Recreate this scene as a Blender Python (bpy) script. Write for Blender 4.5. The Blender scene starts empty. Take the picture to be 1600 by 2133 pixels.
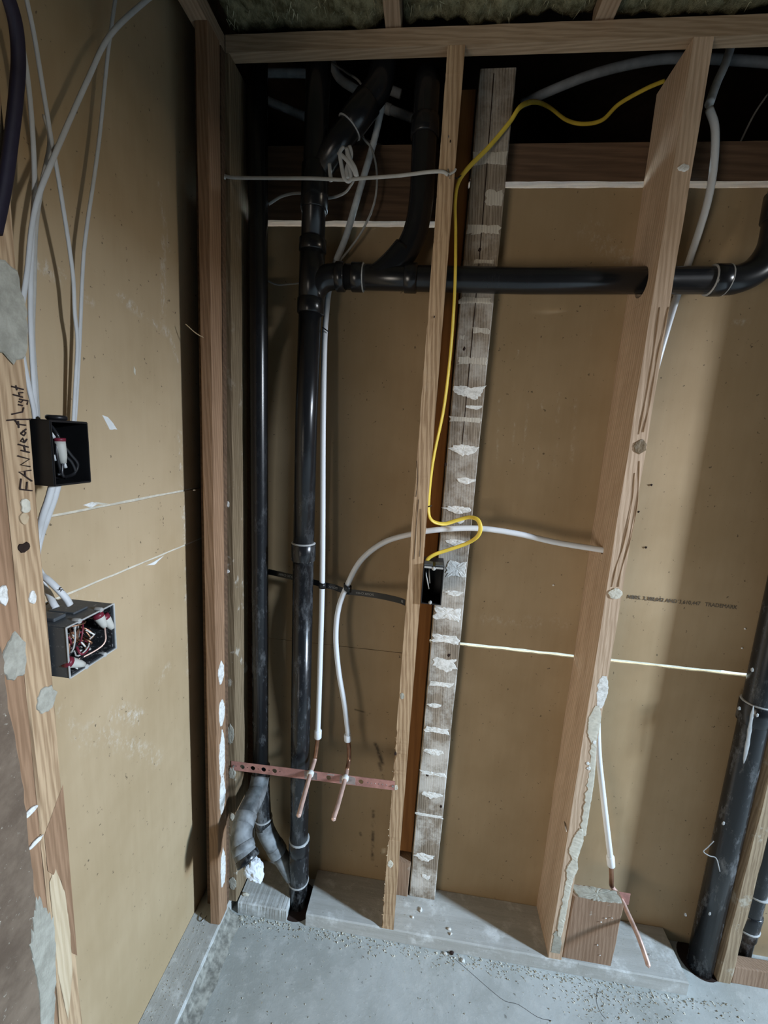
import bpy, bmesh, math, random
from mathutils import Vector, Matrix, noise
random.seed(7)
S = bpy.context.scene
COL = S.collection

# ---------------------------------------------------------------- camera
cd = bpy.data.cameras.new('camera'); cam = bpy.data.objects.new('camera', cd); COL.objects.link(cam)
R_ = Vector((0.99185883, 0.11224118, 0.06014962)); F_ = Vector((-0.10048064, 0.97999545, -0.17179219)); U_ = Vector((-0.07822851, 0.16434973, 0.98329521))
M = Matrix((R_, U_, -F_)).transposed().to_4x4(); M.translation = (0, -1.06, 1.55)
cam.matrix_world = M
cd.sensor_fit = 'VERTICAL'; cd.sensor_height = 36.0; cd.lens = 865.4 / 2133 * 36.0; cd.clip_start = 0.02
S.camera = cam
# ---------------------------------------------------------------- light
w = bpy.data.worlds.new('dim_daylight'); S.world = w; w.use_nodes = True
w.node_tree.nodes['Background'].inputs[0].default_value = (0.80, 0.86, 0.95, 1)
w.node_tree.nodes['Background'].inputs[1].default_value = 0.012
def area(name, loc, target, sx, sy, power, color, spread=0):
    l = bpy.data.lights.new(name, 'AREA'); l.shape = 'RECTANGLE'; l.size = sx; l.size_y = sy; l.energy = power; l.color = color
    o = bpy.data.objects.new(name, l); COL.objects.link(o); o.location = loc
    z = (Vector(loc) - Vector(target)).normalized(); x = Vector((0, 0, 1)).cross(z).normalized(); y = z.cross(x)
    m = Matrix((x, y, z)).transposed().to_4x4(); m.translation = loc; o.matrix_world = m
    if spread: l.spread = math.radians(spread)
    return o
# tall strip of sky seen through the doorway on the right
area('doorway_daylight_high', (5.5, -1.9, 3.29), (0.0, -0.2, 3.29), 0.38, 0.76, 225, (0.30, 0.66, 1.0))
area('doorway_daylight_middle', (5.5, -1.9, 2.68), (0.0, -0.2, 2.68), 0.38, 0.46, 490, (0.70, 0.83, 1.0))
area('doorway_daylight_low', (5.5, -1.9, 2.35), (0.0, -0.2, 2.35), 0.38, 0.20, 45, (1.0, 0.88, 0.70))
# soft fill lamp added behind and left of the viewer to lift the bays
area('viewer_fill_light', (-1.25, -2.2, 0.80), (0.2, 0.1, 1.12), 0.9, 0.9, 7, (1.0, 0.91, 0.80), 95)
# lamp of the lit room behind the gypsum board, showing through the sheet joints
area('next_room_lamp', (0.3, 0.75, 2.2), (0.3, 0.95, 1.2), 1.2, 0.15, 85, (0.62, 0.82, 1.0))
S.view_settings.view_transform = 'Standard'; S.view_settings.look = 'None'; S.view_settings.gamma = 1.0
S.view_settings.use_curve_mapping = False; S.cycles.caustics_reflective = False; S.view_settings.exposure = 0.0

# ---------------------------------------------------------------- node materials
class NT:
    def __init__(s, name):
        s.m = bpy.data.materials.new(name); s.m.use_nodes = True; s.t = s.m.node_tree; s.b = s.t.nodes['Principled BSDF']
    def n(s, typ, ins=None, **kw):
        nd = s.t.nodes.new(typ)
        for k, v in kw.items(): setattr(nd, k, v)
        for k, v in (ins or {}).items(): s.put(nd.inputs[k], v)
        return nd
    def put(s, sock, v):
        if isinstance(v, bpy.types.NodeSocket): s.t.links.new(v, sock)
        else: sock.default_value = v
    def coord(s, rnd=True):
        c = s.n('ShaderNodeTexCoord').outputs['Object']
        if not rnd: return c
        oi = s.n('ShaderNodeObjectInfo').outputs['Random']
        sc = s.n('ShaderNodeMath', {0: oi, 1: 37.0}, operation='MULTIPLY').outputs[0]
        return s.n('ShaderNodeVectorMath', {0: c, 1: sc}, operation='ADD').outputs[0]
    def scale(s, c, v): return s.n('ShaderNodeVectorMath', {0: c, 1: v}, operation='MULTIPLY').outputs[0]
    def noise(s, c, sc, det=4, rough=.6, dist=0): return s.n('ShaderNodeTexNoise', {'Vector': c, 'Scale': sc, 'Detail': det, 'Roughness': rough, 'Distortion': dist}).outputs[0]
    def ramp(s, f, a, b): return s.n('ShaderNodeMapRange', {0: f, 1: a, 2: b}, interpolation_type='SMOOTHSTEP').outputs[0]
    def mix(s, f, a, b):
        nd = s.n('ShaderNodeMix', data_type='RGBA'); s.put(nd.inputs[0], f); s.put(nd.inputs[6], a); s.put(nd.inputs[7], b); return nd.outputs[2]
    def math(s, op, a, b=0.0): return s.n('ShaderNodeMath', {0: a, 1: b}, operation=op).outputs[0]
    def bump(s, h, st=.3, d=.002): s.put(s.b.inputs['Normal'], s.n('ShaderNodeBump', {'Height': h, 'Strength': st, 'Distance': d}).outputs[0])
    def fin(s, col, rough=.8, spec=.25, metal=0.0):
        s.put(s.b.inputs['Base Color'], col); s.put(s.b.inputs['Roughness'], rough); s.put(s.b.inputs['Specular IOR Level'], spec); s.put(s.b.inputs['Metallic'], metal); return s.m
    def seg(s, c, a, b, wd):                      # 1 on the line a-b fading to 0 at distance wd
        a = Vector(a); d = Vector(b) - a
        p = s.n('ShaderNodeVectorMath', {0: c, 1: a}, operation='SUBTRACT').outputs[0]
        t = s.n('ShaderNodeVectorMath', {0: p, 1: d / d.length_squared}, operation='DOT_PRODUCT').outputs['Value']
        t = s.n('ShaderNodeClamp', {0: t}).outputs[0]
        q = s.n('ShaderNodeVectorMath', {0: d, 'Scale': t}, operation='SCALE').outputs[0]
        dist = s.n('ShaderNodeVectorMath', {0: p, 1: q}, operation='DISTANCE').outputs['Value']
        return s.n('ShaderNodeMapRange', {0: dist, 1: 0.0, 2: wd, 3: 1.0, 4: 0.0}, interpolation_type='SMOOTHSTEP').outputs[0]
def C4(c, k=1.0): return (min(.9, c[0] * k), min(.9, c[1] * k), min(.9, c[2] * k), 1.0)
def plain(name, col, rough=.6, spec=.3, metal=0.0, var=.15, sc=30):
    t = NT(name); f = t.noise(t.coord(), sc, 3)
    return t.fin(t.mix(t.ramp(f, .3, .7), C4([v * (1 - var) for v in col]), C4([min(1, v * (1 + var)) for v in col])), rough, spec, metal)
def wood(name, dark, light, axis=2, rings=60.0, dust=None, dust_lo=.56, dust_hi=.68, dust_sc=7, bump=.35, fade=None, wave=.19):
    t = NT(name); c = t.coord()
    st = [1.0, 1.0, 1.0]; st[axis] = .07
    cs = t.scale(c, st)
    wv = t.n('ShaderNodeTexWave', {'Vector': cs, 'Scale': rings, 'Distortion': 5.0, 'Detail': 3.0, 'Detail Scale': 2.2}, wave_type='BANDS', bands_direction='DIAGONAL').outputs[1]
    st2 = [1.0, 1.0, 1.0]; st2[axis] = .025
    fine = t.noise(t.scale(c, st2), 260, 4, .65)
    broad = t.noise(cs, 14, 4)
    f = t.math('ADD', t.math('MULTIPLY', wv, wave), t.math('ADD', t.math('MULTIPLY', fine, .45), t.math('MULTIPLY', broad, .5)))
    col = t.mix(t.ramp(f, .28, .92), C4(dark, 1.2), C4(light, 1.2))
    h = f
    if dust:
        nm = t.noise(c, dust_sc, 8, .7); mk = t.ramp(nm, dust_lo, dust_hi)
        if fade:                                   # plaster smears thicker towards the foot
            z = t.n('ShaderNodeSeparateXYZ', {0: t.coord(False)}).outputs[2]
            mk = t.math('MULTIPLY', mk, t.n('ShaderNodeMapRange', {0: z, 1: fade[0], 2: fade[1], 3: 1.0, 4: fade[2]}).outputs[0])
        col = t.mix(mk, col, C4(dust)); h = t.math('ADD', f, t.math('MULTIPLY', mk, .6))
    t.bump(h, bump, .0025)
    return t.fin(col, .78, .2)

M_TAN = wood('framing_lumber_tan', (.25, .155, .085), (.50, .355, .22), dust=(.62, .57, .46), dust_lo=.60, dust_hi=.72, fade=(.0, 1.2, .15), wave=.27)
M_TAN2 = wood('framing_lumber_pinkish', (.36, .25, .165), (.60, .45, .325), dust=(.62, .57, .46), dust_lo=.62, dust_hi=.74, fade=(.0, 1.2, .15))
M_RED = wood('framing_lumber_red', (.19, .11, .062), (.35, .215, .13), dust=(.5, .42, .33), dust_lo=.66, dust_hi=.75)
M_TAN3 = wood('framing_lumber_dull', (.19, .135, .085), (.40, .31, .205), dust=(.5, .45, .36), dust_lo=.55, dust_hi=.66, dust_sc=14)
M_RIDGE = wood('raised_grain', (.20, .125, .07), (.34, .225, .13))
M_BRN = wood('framing_lumber_dirty', (.115, .08, .045), (.25, .185, .115), dust=(.60, .56, .48), dust_lo=.58, dust_hi=.66, dust_sc=16, fade=(.0, 1.7, .1))
M_ORG = wood('backing_board_orange', (.17, .068, .019), (.27, .118, .036), rings=20, bump=.1)
M_GREY = wood('weathered_board_grey', (.105, .08, .056), (.34, .28, .215), rings=90, dust=(.62, .58, .52), dust_lo=.42, dust_hi=.62, dust_sc=9, fade=(.1, 2.3, .35))
M_JOIST = wood('ceiling_lumber', (.24, .165, .10), (.42, .31, .21), axis=0)
M_JOISTY = wood('ceiling_lumber_lengthwise', (.22, .15, .095), (.40, .29, .20), axis=1)
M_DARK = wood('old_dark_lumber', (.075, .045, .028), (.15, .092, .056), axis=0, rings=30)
M_BLOCK = wood('brown_block', (.20, .125, .08), (.33, .225, .155), dust=(.5, .45, .38), dust_lo=.62, dust_hi=.74, dust_sc=20)
def sill_mat(name, axis):
    t = NT(name); c = t.coord(); st = [1, 1, 1]; st[axis] = .08
    f = t.noise(t.scale(c, st), 40, 6, .7); g = t.noise(c, 11, 8, .7); k = t.noise(c, 130, 3, .8)
    col = t.mix(t.ramp(f, .3, .7), (.40, .395, .365, 1), (.50, .50, .475, 1))
    col = t.mix(t.ramp(g, .5, .68), col, (.68, .69, .67, 1)); col = t.mix(t.ramp(k, .66, .74), col, (.10, .095, .085, 1))
    t.bump(t.math('ADD', f, t.math('MULTIPLY', k, .5)), .4, .003)
    return t.fin(col, .85, .2)
M_SILLX = sill_mat('dusty_sill_plate_x', 0); M_SILLY = sill_mat('dusty_sill_plate_y', 1)
def kraft(name, cola, colb, scuffs, stains=()):
    t = NT(name); c = t.coord(False)
    f = t.noise(c, 2.2, 4); s1 = t.noise(t.scale(c, (1, 1, .12)), 60, 3); sp = t.noise(c, 95, 2)
    col = t.mix(t.ramp(t.math('ADD', t.math('MULTIPLY', f, .86), t.math('MULTIPLY', s1, .14)), .3, .72), C4(cola, 1.4), C4(colb, 1.4))
    tot = None
    n1 = t.noise(t.scale(c, (1, 1, .55)), 120, 5, .8); n2 = t.noise(c, 24, 4, .7)
    for a, b, wd, am in scuffs:
        k = t.math('MULTIPLY', t.seg(c, a, b, wd), am)
        tot = k if tot is None else t.math('MAXIMUM', tot, k)
    if tot is not None:
        pat = t.ramp(t.math('ADD', t.math('MULTIPLY', n1, .6), t.math('MULTIPLY', n2, .5)), .53, .72)
        col = t.mix(t.math('MULTIPLY', tot, pat), col, (.70, .66, .58, 1))
    for a, b, wd, am in stains:
        col = t.mix(t.math('MULTIPLY', t.math('MULTIPLY', t.seg(c, a, b, wd), am), t.ramp(n2, .35, .6)), col, (.07, .05, .03, 1))
    col = t.mix(t.math('MULTIPLY', t.ramp(sp, .70, .76), .8), col, (.09, .065, .04, 1))
    t.bump(t.noise(c, 300, 3), .08, .001)
    return t.fin(col, .72, .28)
def concrete():
    t = NT('concrete_slab'); c = t.coord(False)
    f = t.noise(c, 3.2, 6, .65); g = t.noise(c, 26, 8, .75); k = t.noise(c, 95, 4, .75); d = t.noise(c, 60, 2, .6)
    col = t.mix(t.ramp(f, .32, .68), (.37, .38, .355, 1), (.52, .535, .515, 1))
    col = t.mix(t.math('MULTIPLY', t.ramp(g, .50, .68), .55), col, (.60, .60, .57, 1))
    col = t.mix(t.math('MULTIPLY', t.ramp(k, .60, .70), .6), col, (.66, .66, .63, 1))
    col = t.mix(t.math('MULTIPLY', t.ramp(d, .68, .74), .75), col, (.16, .15, .13, 1))
    t.bump(t.math('ADD', g, t.math('MULTIPLY', k, .6)), .4, .003)
    return t.fin(col, .85, .25)
def abs_mat(name, dust=.55, top=1.6):
    t = NT(name); c = t.n('ShaderNodeNewGeometry').outputs['Position']
    z = t.n('ShaderNodeSeparateXYZ', {0: c}).outputs[2]
    low = t.n('ShaderNodeMapRange', {0: z, 1: .2, 2: top, 3: 1.0, 4: .03}).outputs[0]
    n = t.noise(t.scale(c, (1, 1, .35)), 34, 8, .75); v = t.noise(c, 8, 4)
    mk = t.math('MULTIPLY', t.math('MULTIPLY', t.ramp(t.math('ADD', t.math('MULTIPLY', n, .75), t.math('MULTIPLY', v, .25)), .50, .66), low), dust)
    col = t.mix(mk, (.012, .0125, .014, 1), (.36, .37, .38, 1))
    t.bump(n, .06, .001)
    return t.fin(col, t.math('ADD', t.math('MULTIPLY', mk, .4), .25), .55)
M_ABS = abs_mat('abs_plastic_black')
M_ABSD = plain('abs_dusty_grey', (.20, .21, .215), .6, .35, var=.55, sc=22)
M_ABSB = plain('abs_clean_black', (.013, .0135, .015), .30, .5, var=.2)
M_GLUE = plain('solvent_cement', (.40, .40, .39), .5, .3)
M_PEX = NT('pex_translucent_white'); M_PEX.b.inputs['Subsurface Weight'].default_value = .0; M_PEX = M_PEX.fin((.80, .82, .84, 1), .35, .45)
M_PEXR = plain('pex_crimp_ring_white', (.86, .88, .90), .35, .4, var=.03)
M_PEXG = plain('pex_grey_dusty', (.74, .76, .76), .55, .3)
M_PEXDK = plain('pex_grey_shaded', (.22, .23, .24), .6, .3)  # darker copy of the grey tube colour, shade of the void put in
M_COP = plain('copper_tube', (.66, .45, .37), .45, .5, .35, var=.25, sc=25)
M_COPD = plain('copper_tarnished', (.34, .18, .11), .4, .5, .8, var=.4, sc=18)
M_STRAP = plain('copper_strap', (.50, .245, .205), .5, .35, .25, var=.18, sc=40)
M_BURN = plain('strap_burnt_grey', (.34, .27, .245), .5, .4, .35, var=.35, sc=45)
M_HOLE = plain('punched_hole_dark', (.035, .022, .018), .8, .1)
M_YEL = plain('cable_yellow', (.78, .56, .07), .42, .4, var=.08)
M_WHT = plain('cable_white', (.60, .61, .61), .5, .35, var=.05)
M_WHTD = plain('cable_white_dusty', (.47, .46, .43), .6, .3, var=.1)
M_BLK = plain('box_plastic_black', (.012, .012, .013), .42, .4)
M_GRYP = NT('box_plastic_grey'); _c = M_GRYP.coord(); M_GRYP = M_GRYP.fin(M_GRYP.mix(M_GRYP.ramp(M_GRYP.noise(_c, 120, 5, .8), .58, .72), (.070, .078, .085, 1), (.30, .31, .31, 1)), .5, .4)
M_GRYI = NT('box_plastic_splattered'); _c = M_GRYI.coord(); M_GRYI = M_GRYI.fin(M_GRYI.mix(M_GRYI.ramp(M_GRYI.noise(_c, 150, 5, .8), .55, .66), (.025, .027, .03, 1), (.42, .41, .41, 1)), .5, .4)
M_RIM = plain('dusty_box_rim', (.45, .45, .43), .7, .2)
M_NUT = plain('wire_nut_grey', (.52, .51, .46), .5, .35, var=.06)
M_REDW = plain('wire_red', (.17, .018, .034), .4, .4)
M_BLKW = plain('wire_black', (.02, .02, .022), .28, .5)
M_PLA = NT('joint_compound'); _c = M_PLA.coord(); _n = M_PLA.noise(_c, 90, 6, .75); M_PLA.bump(_n, .5, .003); M_PLA = M_PLA.fin(M_PLA.mix(M_PLA.ramp(_n, .3, .58), (.52, .50, .45, 1), (.86, .85, .81, 1)), .85, .2)
M_PLAG = NT('joint_compound_grey'); _c = M_PLAG.coord(); _n = M_PLAG.noise(_c, 40, 6, .7); M_PLAG.bump(_n, .3, .002); M_PLAG = M_PLAG.fin(M_PLAG.mix(M_PLAG.ramp(_n, .3, .7), (.30, .285, .235, 1), (.46, .44, .37, 1)), .85, .2)
M_PLAC = plain('joint_compound_cream', (.62, .58, .48), .85, .2, var=.12, sc=60)
M_PAPER = plain('crumpled_white_paper', (.80, .84, .90), .8, .2, var=.03)
M_GYP = plain('gypsum_core_white', (.78, .79, .77), .9, .1, var=.05, sc=60)
M_LOFT = plain('loft_darkness_boards', (.03, .02, .014), .9, .1)  # near-black colour carries the darkness of the unlit loft
M_DIRT = plain('packed_grey_dirt', (.27, .26, .225), .9, .1, var=.4, sc=60)
M_INK = plain('marker_ink', (.035, .022, .02), .7, .2)
M_PRINT = plain('factory_print', (.15, .13, .105), .8, .1)
M_WPRINT = plain('white_print', (.42, .42, .41), .7, .1)
M_BSTR = plain('black_hanger_strap', (.012, .012, .012), .4, .4)
M_NAIL = plain('nail_steel', (.45, .44, .42), .4, .5, .8)
M_PURP = plain('cable_purple', (.022, .018, .034), .6, .3)
M_INS = NT('mineral_insulation'); _c = M_INS.coord(); _n = M_INS.noise(M_INS.scale(_c, (1, .6, 1)), 45, 6, .75); M_INS.bump(_n, .9, .01); M_INS = M_INS.fin(M_INS.mix(M_INS.ramp(_n, .3, .7), (.09, .08, .04, 1), (.33, .31, .19, 1)), .95, .1)
M_FIB = plain('insulation_fibre', (.42, .40, .27), .9, .1, var=.3, sc=50)
M_PALE = wood('pale_cut_wood', (.42, .32, .20), (.60, .49, .34))
M_SPLIN = plain('wood_splinter', (.60, .46, .30), .8, .2)
M_STAIN = NT('stained_brown_paper'); _c = M_STAIN.coord(); _n = M_STAIN.noise(_c, 9, 6, .7); _k = M_STAIN.noise(_c, 140, 4, .7)
M_STAIN.bump(_k, .3, .002); M_STAIN = M_STAIN.fin(M_STAIN.mix(M_STAIN.ramp(_k, .64, .72), M_STAIN.mix(M_STAIN.ramp(_n, .3, .7), (.12, .085, .06, 1), (.24, .18, .13, 1)), (.46, .42, .34, 1)), .8, .2)

# ---------------------------------------------------------------- mesh helpers
BASE = {}
def obj(name, bm, mat, parent=None, smooth=False, base=None):
    bmesh.ops.recalc_face_normals(bm, faces=bm.faces[:])
    if parent is None:
        if base is None:
            xs = [v.co for v in bm.verts]
            base = Vector(((min(v.x for v in xs) + max(v.x for v in xs)) / 2, (min(v.y for v in xs) + max(v.y for v in xs)) / 2, min(v.z for v in xs)))
        off = Vector(base)
    else: off = BASE[parent.name]
    for v in bm.verts: v.co -= off
    me = bpy.data.meshes.new(name); bm.to_mesh(me); bm.free()
    me.materials.append(mat)
    if smooth:
        for p in me.polygons: p.use_smooth = True
    o = bpy.data.objects.new(name, me); COL.objects.link(o)
    if parent is None: o.location = off
    else: o.parent = parent
    BASE[o.name] = off
    return o
def empty(name, base):
    o = bpy.data.objects.new(name, None); COL.objects.link(o); o.location = base; o.empty_display_size = .05; BASE[o.name] = Vector(base); return o
def tag(o, label, cat, group=None, kind=None):
    if label: o['label'] = label
    if cat: o['category'] = cat
    if group: o['group'] = group
    if kind: o['kind'] = kind
    return o
def B(): return bmesh.new()
def box(bm, x0, x1, y0, y1, z0, z1, bev=0.0):
    r = bmesh.ops.create_cube(bm, size=1.0)['verts']
    for v in r: v.co = Vector((x0 if v.co.x < 0 else x1, y0 if v.co.y < 0 else y1, z0 if v.co.z < 0 else z1))
    if bev:
        es = list({e for v in r for e in v.link_edges}); bmesh.ops.bevel(bm, geom=es, offset=bev, segments=2, affect='EDGES', profile=.6)
    return bm
def boxb(*a, bev=0.0): return box(B(), *a, bev=bev)
def board(x0, x1, y0, y1, z0, z1, top=(0, 0), jit=.0012, ch=.0025, n=60, seed=0, rag=None):
    """upright timber: chamfered section, slightly uneven arrises; rag = (corner index, amount) for a splintered arris"""
    bm = B(); rings = []; rnd = random.Random(seed)
    for i in range(n + 1):
        t = i / n; z = z0 + (z1 - z0) * t; dx, dy = top[0] * t, top[1] * t
        pr = [(x0 + ch, y0), (x1 - ch, y0), (x1, y0 + ch), (x1, y1 - ch), (x1 - ch, y1), (x0 + ch, y1), (x0, y1 - ch), (x0, y0 + ch)]
        vs = []
        for k, (px, py) in enumerate(pr):
            nx = noise.noise((z * 9, k * 3.1 + seed, 1.7)) * jit; ny = noise.noise((z * 9, k * 3.1 + seed, 9.2)) * jit
            if rag and k in rag[0] and 0 < i < n:
                q = max(0, noise.noise((z * 34, seed, k * .2))) * rag[1] * (1 if rnd.random() < .7 else .3) * rag[2](z)
                if k in (7, 0): nx += q
                else: nx -= q
                ny += q * .6
            vs.append(bm.verts.new((px + dx + nx, py + dy + ny, z)))
        rings.append(vs)
    for a, b in zip(rings, rings[1:]):
        for k in range(8): bm.faces.new((a[k], a[(k + 1) % 8], b[(k + 1) % 8], b[k]))
    bm.faces.new(rings[0][::-1]); bm.faces.new(rings[-1])
    return bm
def cr(pts, n=8):
    P = [Vector(p) for p in pts]
    if len(P) < 3: return P
    P = [P[0] * 2 - P[1]] + P + [P[-1] * 2 - P[-2]]; out = []
    for i in range(1, len(P) - 2):
        a, b, c, d = P[i - 1:i + 3]
        for j in range(n):
            t = j / n
            out.append(.5 * ((2 * b) + (c - a) * t + (2 * a - 5 * b + 4 * c - d) * t * t + (3 * b - a - 3 * c + d) * t ** 3))
    out.append(P[-2]); return out
def tube(pts, r, seg=12, flat=1.0, hint=(0, -1, 0), bm=None, caps=True):
    bm = bm or B(); P = [Vector(p) for p in pts]; n = len(P); N = Vector(hint); rings = []
    for i, p in enumerate(P):
        t = (P[min(i + 1, n - 1)] - P[max(i - 1, 0)]).normalized()
        N = (N - t * N.dot(t))
        if N.length < 1e-4: N = t.orthogonal()
        N.normalize(); b = t.cross(N); rr = r[i] if isinstance(r, (list, tuple)) else r
        rings.append([bm.verts.new(p + N * math.cos(a) * rr * flat + b * math.sin(a) * rr) for a in [2 * math.pi * k / seg for k in range(seg)]])
    for a, b in zip(rings, rings[1:]):
        for k in range(seg): bm.faces.new((a[k], a[(k + 1) % seg], b[(k + 1) % seg], b[k]))
    if caps: bm.faces.new(rings[0][::-1]); bm.faces.new(rings[-1])
    return bm
def along(a, b, t): return Vector(a).lerp(Vector(b), t)
def ring(p, d, r, wd=.004, seg=20):             # bead of cement round a pipe
    d = Vector(d).normalized(); p = Vector(p)
    return tube([p - d * wd / 2, p - d * wd / 6, p + d * wd / 6, p + d * wd / 2], [r, r + .0016, r + .0016, r], seg)
def hub(a, b, r, seg=24, lip=.002):
    a, b = Vector(a), Vector(b); d = (b - a).normalized()
    return tube([a, a + d * .002, b - d * .002, b], [r - lip, r, r, r - lip], seg)
def patch(o, u, v, nrm, pts, th=.003, seed=0, jag=.25, rough=.0012):
    th *= .6; rough *= .6
    """flat smear of plaster: outline pts (in u,v metres) on a plane through o, thin and lumpy"""
    o, u, v, nrm = Vector(o), Vector(u), Vector(v), Vector(nrm); bm = B()
    c = Vector((sum(p[0] for p in pts) / len(pts), sum(p[1] for p in pts) / len(pts)))
    ol = []
    m = len(pts)
    for i in range(m):
        a, b = Vector(pts[i]), Vector(pts[(i + 1) % m]); k = max(2, int((b - a).length / .006)); k = min(k, 10)
        for j in range(k):
            p = a.lerp(b, j / k); q = (p - c); sc = 1 + jag * .35 * noise.noise((p.x * 160 + seed, p.y * 160, seed * 1.3)); ol.append(c + q * sc)
    rows = []
    for s, h in ((1.0, -.15), (.96, .7), (.62, 1.0), (.28, .95)):
        rows.append([bm.verts.new(o + u * (c.x + (p.x - c.x) * s) + v * (c.y + (p.y - c.y) * s) + nrm * ((max(0.0002, th * h + rough * noise.noise((p.x * 200 * s, p.y * 200 * s, seed)))) if h > 0 else -.0004)) for p in ol])
    ctr = bm.verts.new(o + u * c.x + v * c.y + nrm * th)
    n = len(ol)
    for a, b in zip(rows, rows[1:]):
        for k in range(n): bm.faces.new((a[k], a[(k + 1) % n], b[(k + 1) % n], b[k]))
    for k in range(n): bm.faces.new((rows[-1][k], rows[-1][(k + 1) % n], ctr))
    return bm
def blob(wd, ht, n=10, seed=0):
    r = random.Random(seed); return [(wd / 2 * math.cos(2 * math.pi * k / n) * r.uniform(.8, 1.1), ht / 2 * math.sin(2 * math.pi * k / n) * r.uniform(.8, 1.1)) for k in range(n)]
def text(body, size, mat, origin, u, v, parent, name='lettering', sx=1.0, th=.0004):
    cu = bpy.data.curves.new(name, 'FONT'); cu.body = body; cu.size = size; cu.extrude = th; cu.align_x = 'LEFT'
    tmp = bpy.data.objects.new('tmp', cu); me = bpy.data.meshes.new_from_object(tmp); bpy.data.objects.remove(tmp); bpy.data.curves.remove(cu)
    u, v, o = Vector(u).normalized(), Vector(v).normalized(), Vector(origin); w_ = u.cross(v); off = BASE[parent.name]
    for q in me.vertices: q.co = o + u * q.co.x * sx + v * q.co.y + w_ * q.co.z - off
    me.materials.clear(); me.materials.append(mat); me.name = name
    ob = bpy.data.objects.new(name, me); COL.objects.link(ob); ob.parent = parent; BASE[ob.name] = off; return ob
def rock(c, r, seed, sq=(1, 1, .6)):
    bm = B(); bmesh.ops.create_icosphere(bm, subdivisions=1, radius=r)
    for v in bm.verts: v.co = Vector(c) + Vector((v.co.x * sq[0], v.co.y * sq[1], v.co.z * sq[2])) * (1 + .5 * noise.noise(v.co * 300 + Vector((seed, 0, 0))))
    return bm
X, Y, Z = Vector((1, 0, 0)), Vector((0, 1, 0)), Vector((0, 0, 1))

# ================================================================ STRUCTURE
XW = -.627                                                   # face of the gypsum board on the left
fl = B(); box(fl, -1.2, 3.2, -2.6, 1.5, -.12, 0.0)
floor = obj('floor', fl, concrete(), base=(0, 0, 0)); floor['kind'] = 'structure'; floor['label'] = 'dusty grey concrete slab'
crk = tube(cr([(0.191,-0.013,0.000), (0.246,-0.045,0.000), (0.291,-0.072,0.000), (0.331,-0.092,0.000), (0.368,-0.094,0.000), (0.416,-0.113,0.000), (0.455,-0.115,0.000)], 3), .0006, 5, .4, (0, 0, 1))
obj('crack', crk, M_HOLE, floor)
crk = tube(cr([(0.609,-0.024,0.000), (0.595,-0.053,0.000), (0.598,-0.078,0.000), (0.607,-0.089,0.000)], 3), .0007, 5, .4, (0, 0, 1))
obj('crack', crk, M_HOLE, floor)
fb_ = B(); rows_ = []
for i in range(61):
    y = -.70 + .69 * i / 60; rows_.append([fb_.verts.new((x_, y, z_)) for x_, z_ in ((-.5335, .0), (-.5335, .036 + .004 * noise.noise((y * 30, 1, 1))), (-.520, .016 + .004 * noise.noise((y * 40, 3, 1))), (-.488 + .008 * noise.noise((y * 20, 5, 1)), .0002))])
for a_, b_ in zip(rows_, rows_[1:]):
    for k_ in range(3): fb_.faces.new((a_[k_], a_[k_ + 1], b_[k_ + 1], b_[k_]))
obj('dirt_fillet', fb_, M_DIRT, floor)
obj('pipe_foot_shade', tube([(-.325, .066, -.0006), (-.325, .066, .0006)], .062, 28), M_HOLE, floor)  # flat dark disc standing in for the shaded hollow round the stack
obj('pipe_foot_shade', tube([(.958, .10, -.0006), (.958, .10, .0006)], .056, 28), M_HOLE, floor)  # dark disc painted in for the shadow at the right stack's foot
# left wall : three sheets of gypsum board seen from behind, brown paper, white core at the joints
SC_L = [((-0.627,-0.429,1.787), (-0.627,-0.382,1.784), .022, 1.0), ((-0.627,-0.335,1.761), (-0.627,-0.325,1.761), .012, .7), ((-0.627,-0.265,1.796), (-0.627,-0.111,1.764), .016, 1.0), ((-0.627,-0.111,1.956), (-0.627,-0.119,1.794), .016, .9),
        ((-0.627,-0.099,1.768), (-0.627,-0.064,1.699), .01, .9), ((-0.627,-0.065,1.537), (-0.627,-0.057,1.251), .016, 1.0), ((-0.627,-0.053,1.183), (-0.627,-0.053,0.875), .014, .6),
        ((-0.627,-0.323,0.945), (-0.627,-0.237,0.859), .03, .9), ((-0.627,-0.387,0.947), (-0.627,-0.191,0.717), .03, .7), ((-0.627,-0.180,0.924), (-0.627,-0.141,0.940), .02, .7), ((-0.627,-0.399,1.224), (-0.627,-0.354,1.217), .02, .5), ((-0.627,-0.445,1.031), (-0.627,-0.401,0.916), .02, .4),
        ((-0.627,-0.122,2.065), (-0.627,-0.091,1.945), .012, .6)]
MK_L = kraft('gypsum_board_brown_paper', (.285, .208, .118), (.37, .28, .175), SC_L)
wl = empty('wall_left', (XW, -.6, .045)); wl['kind'] = 'structure'
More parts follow.
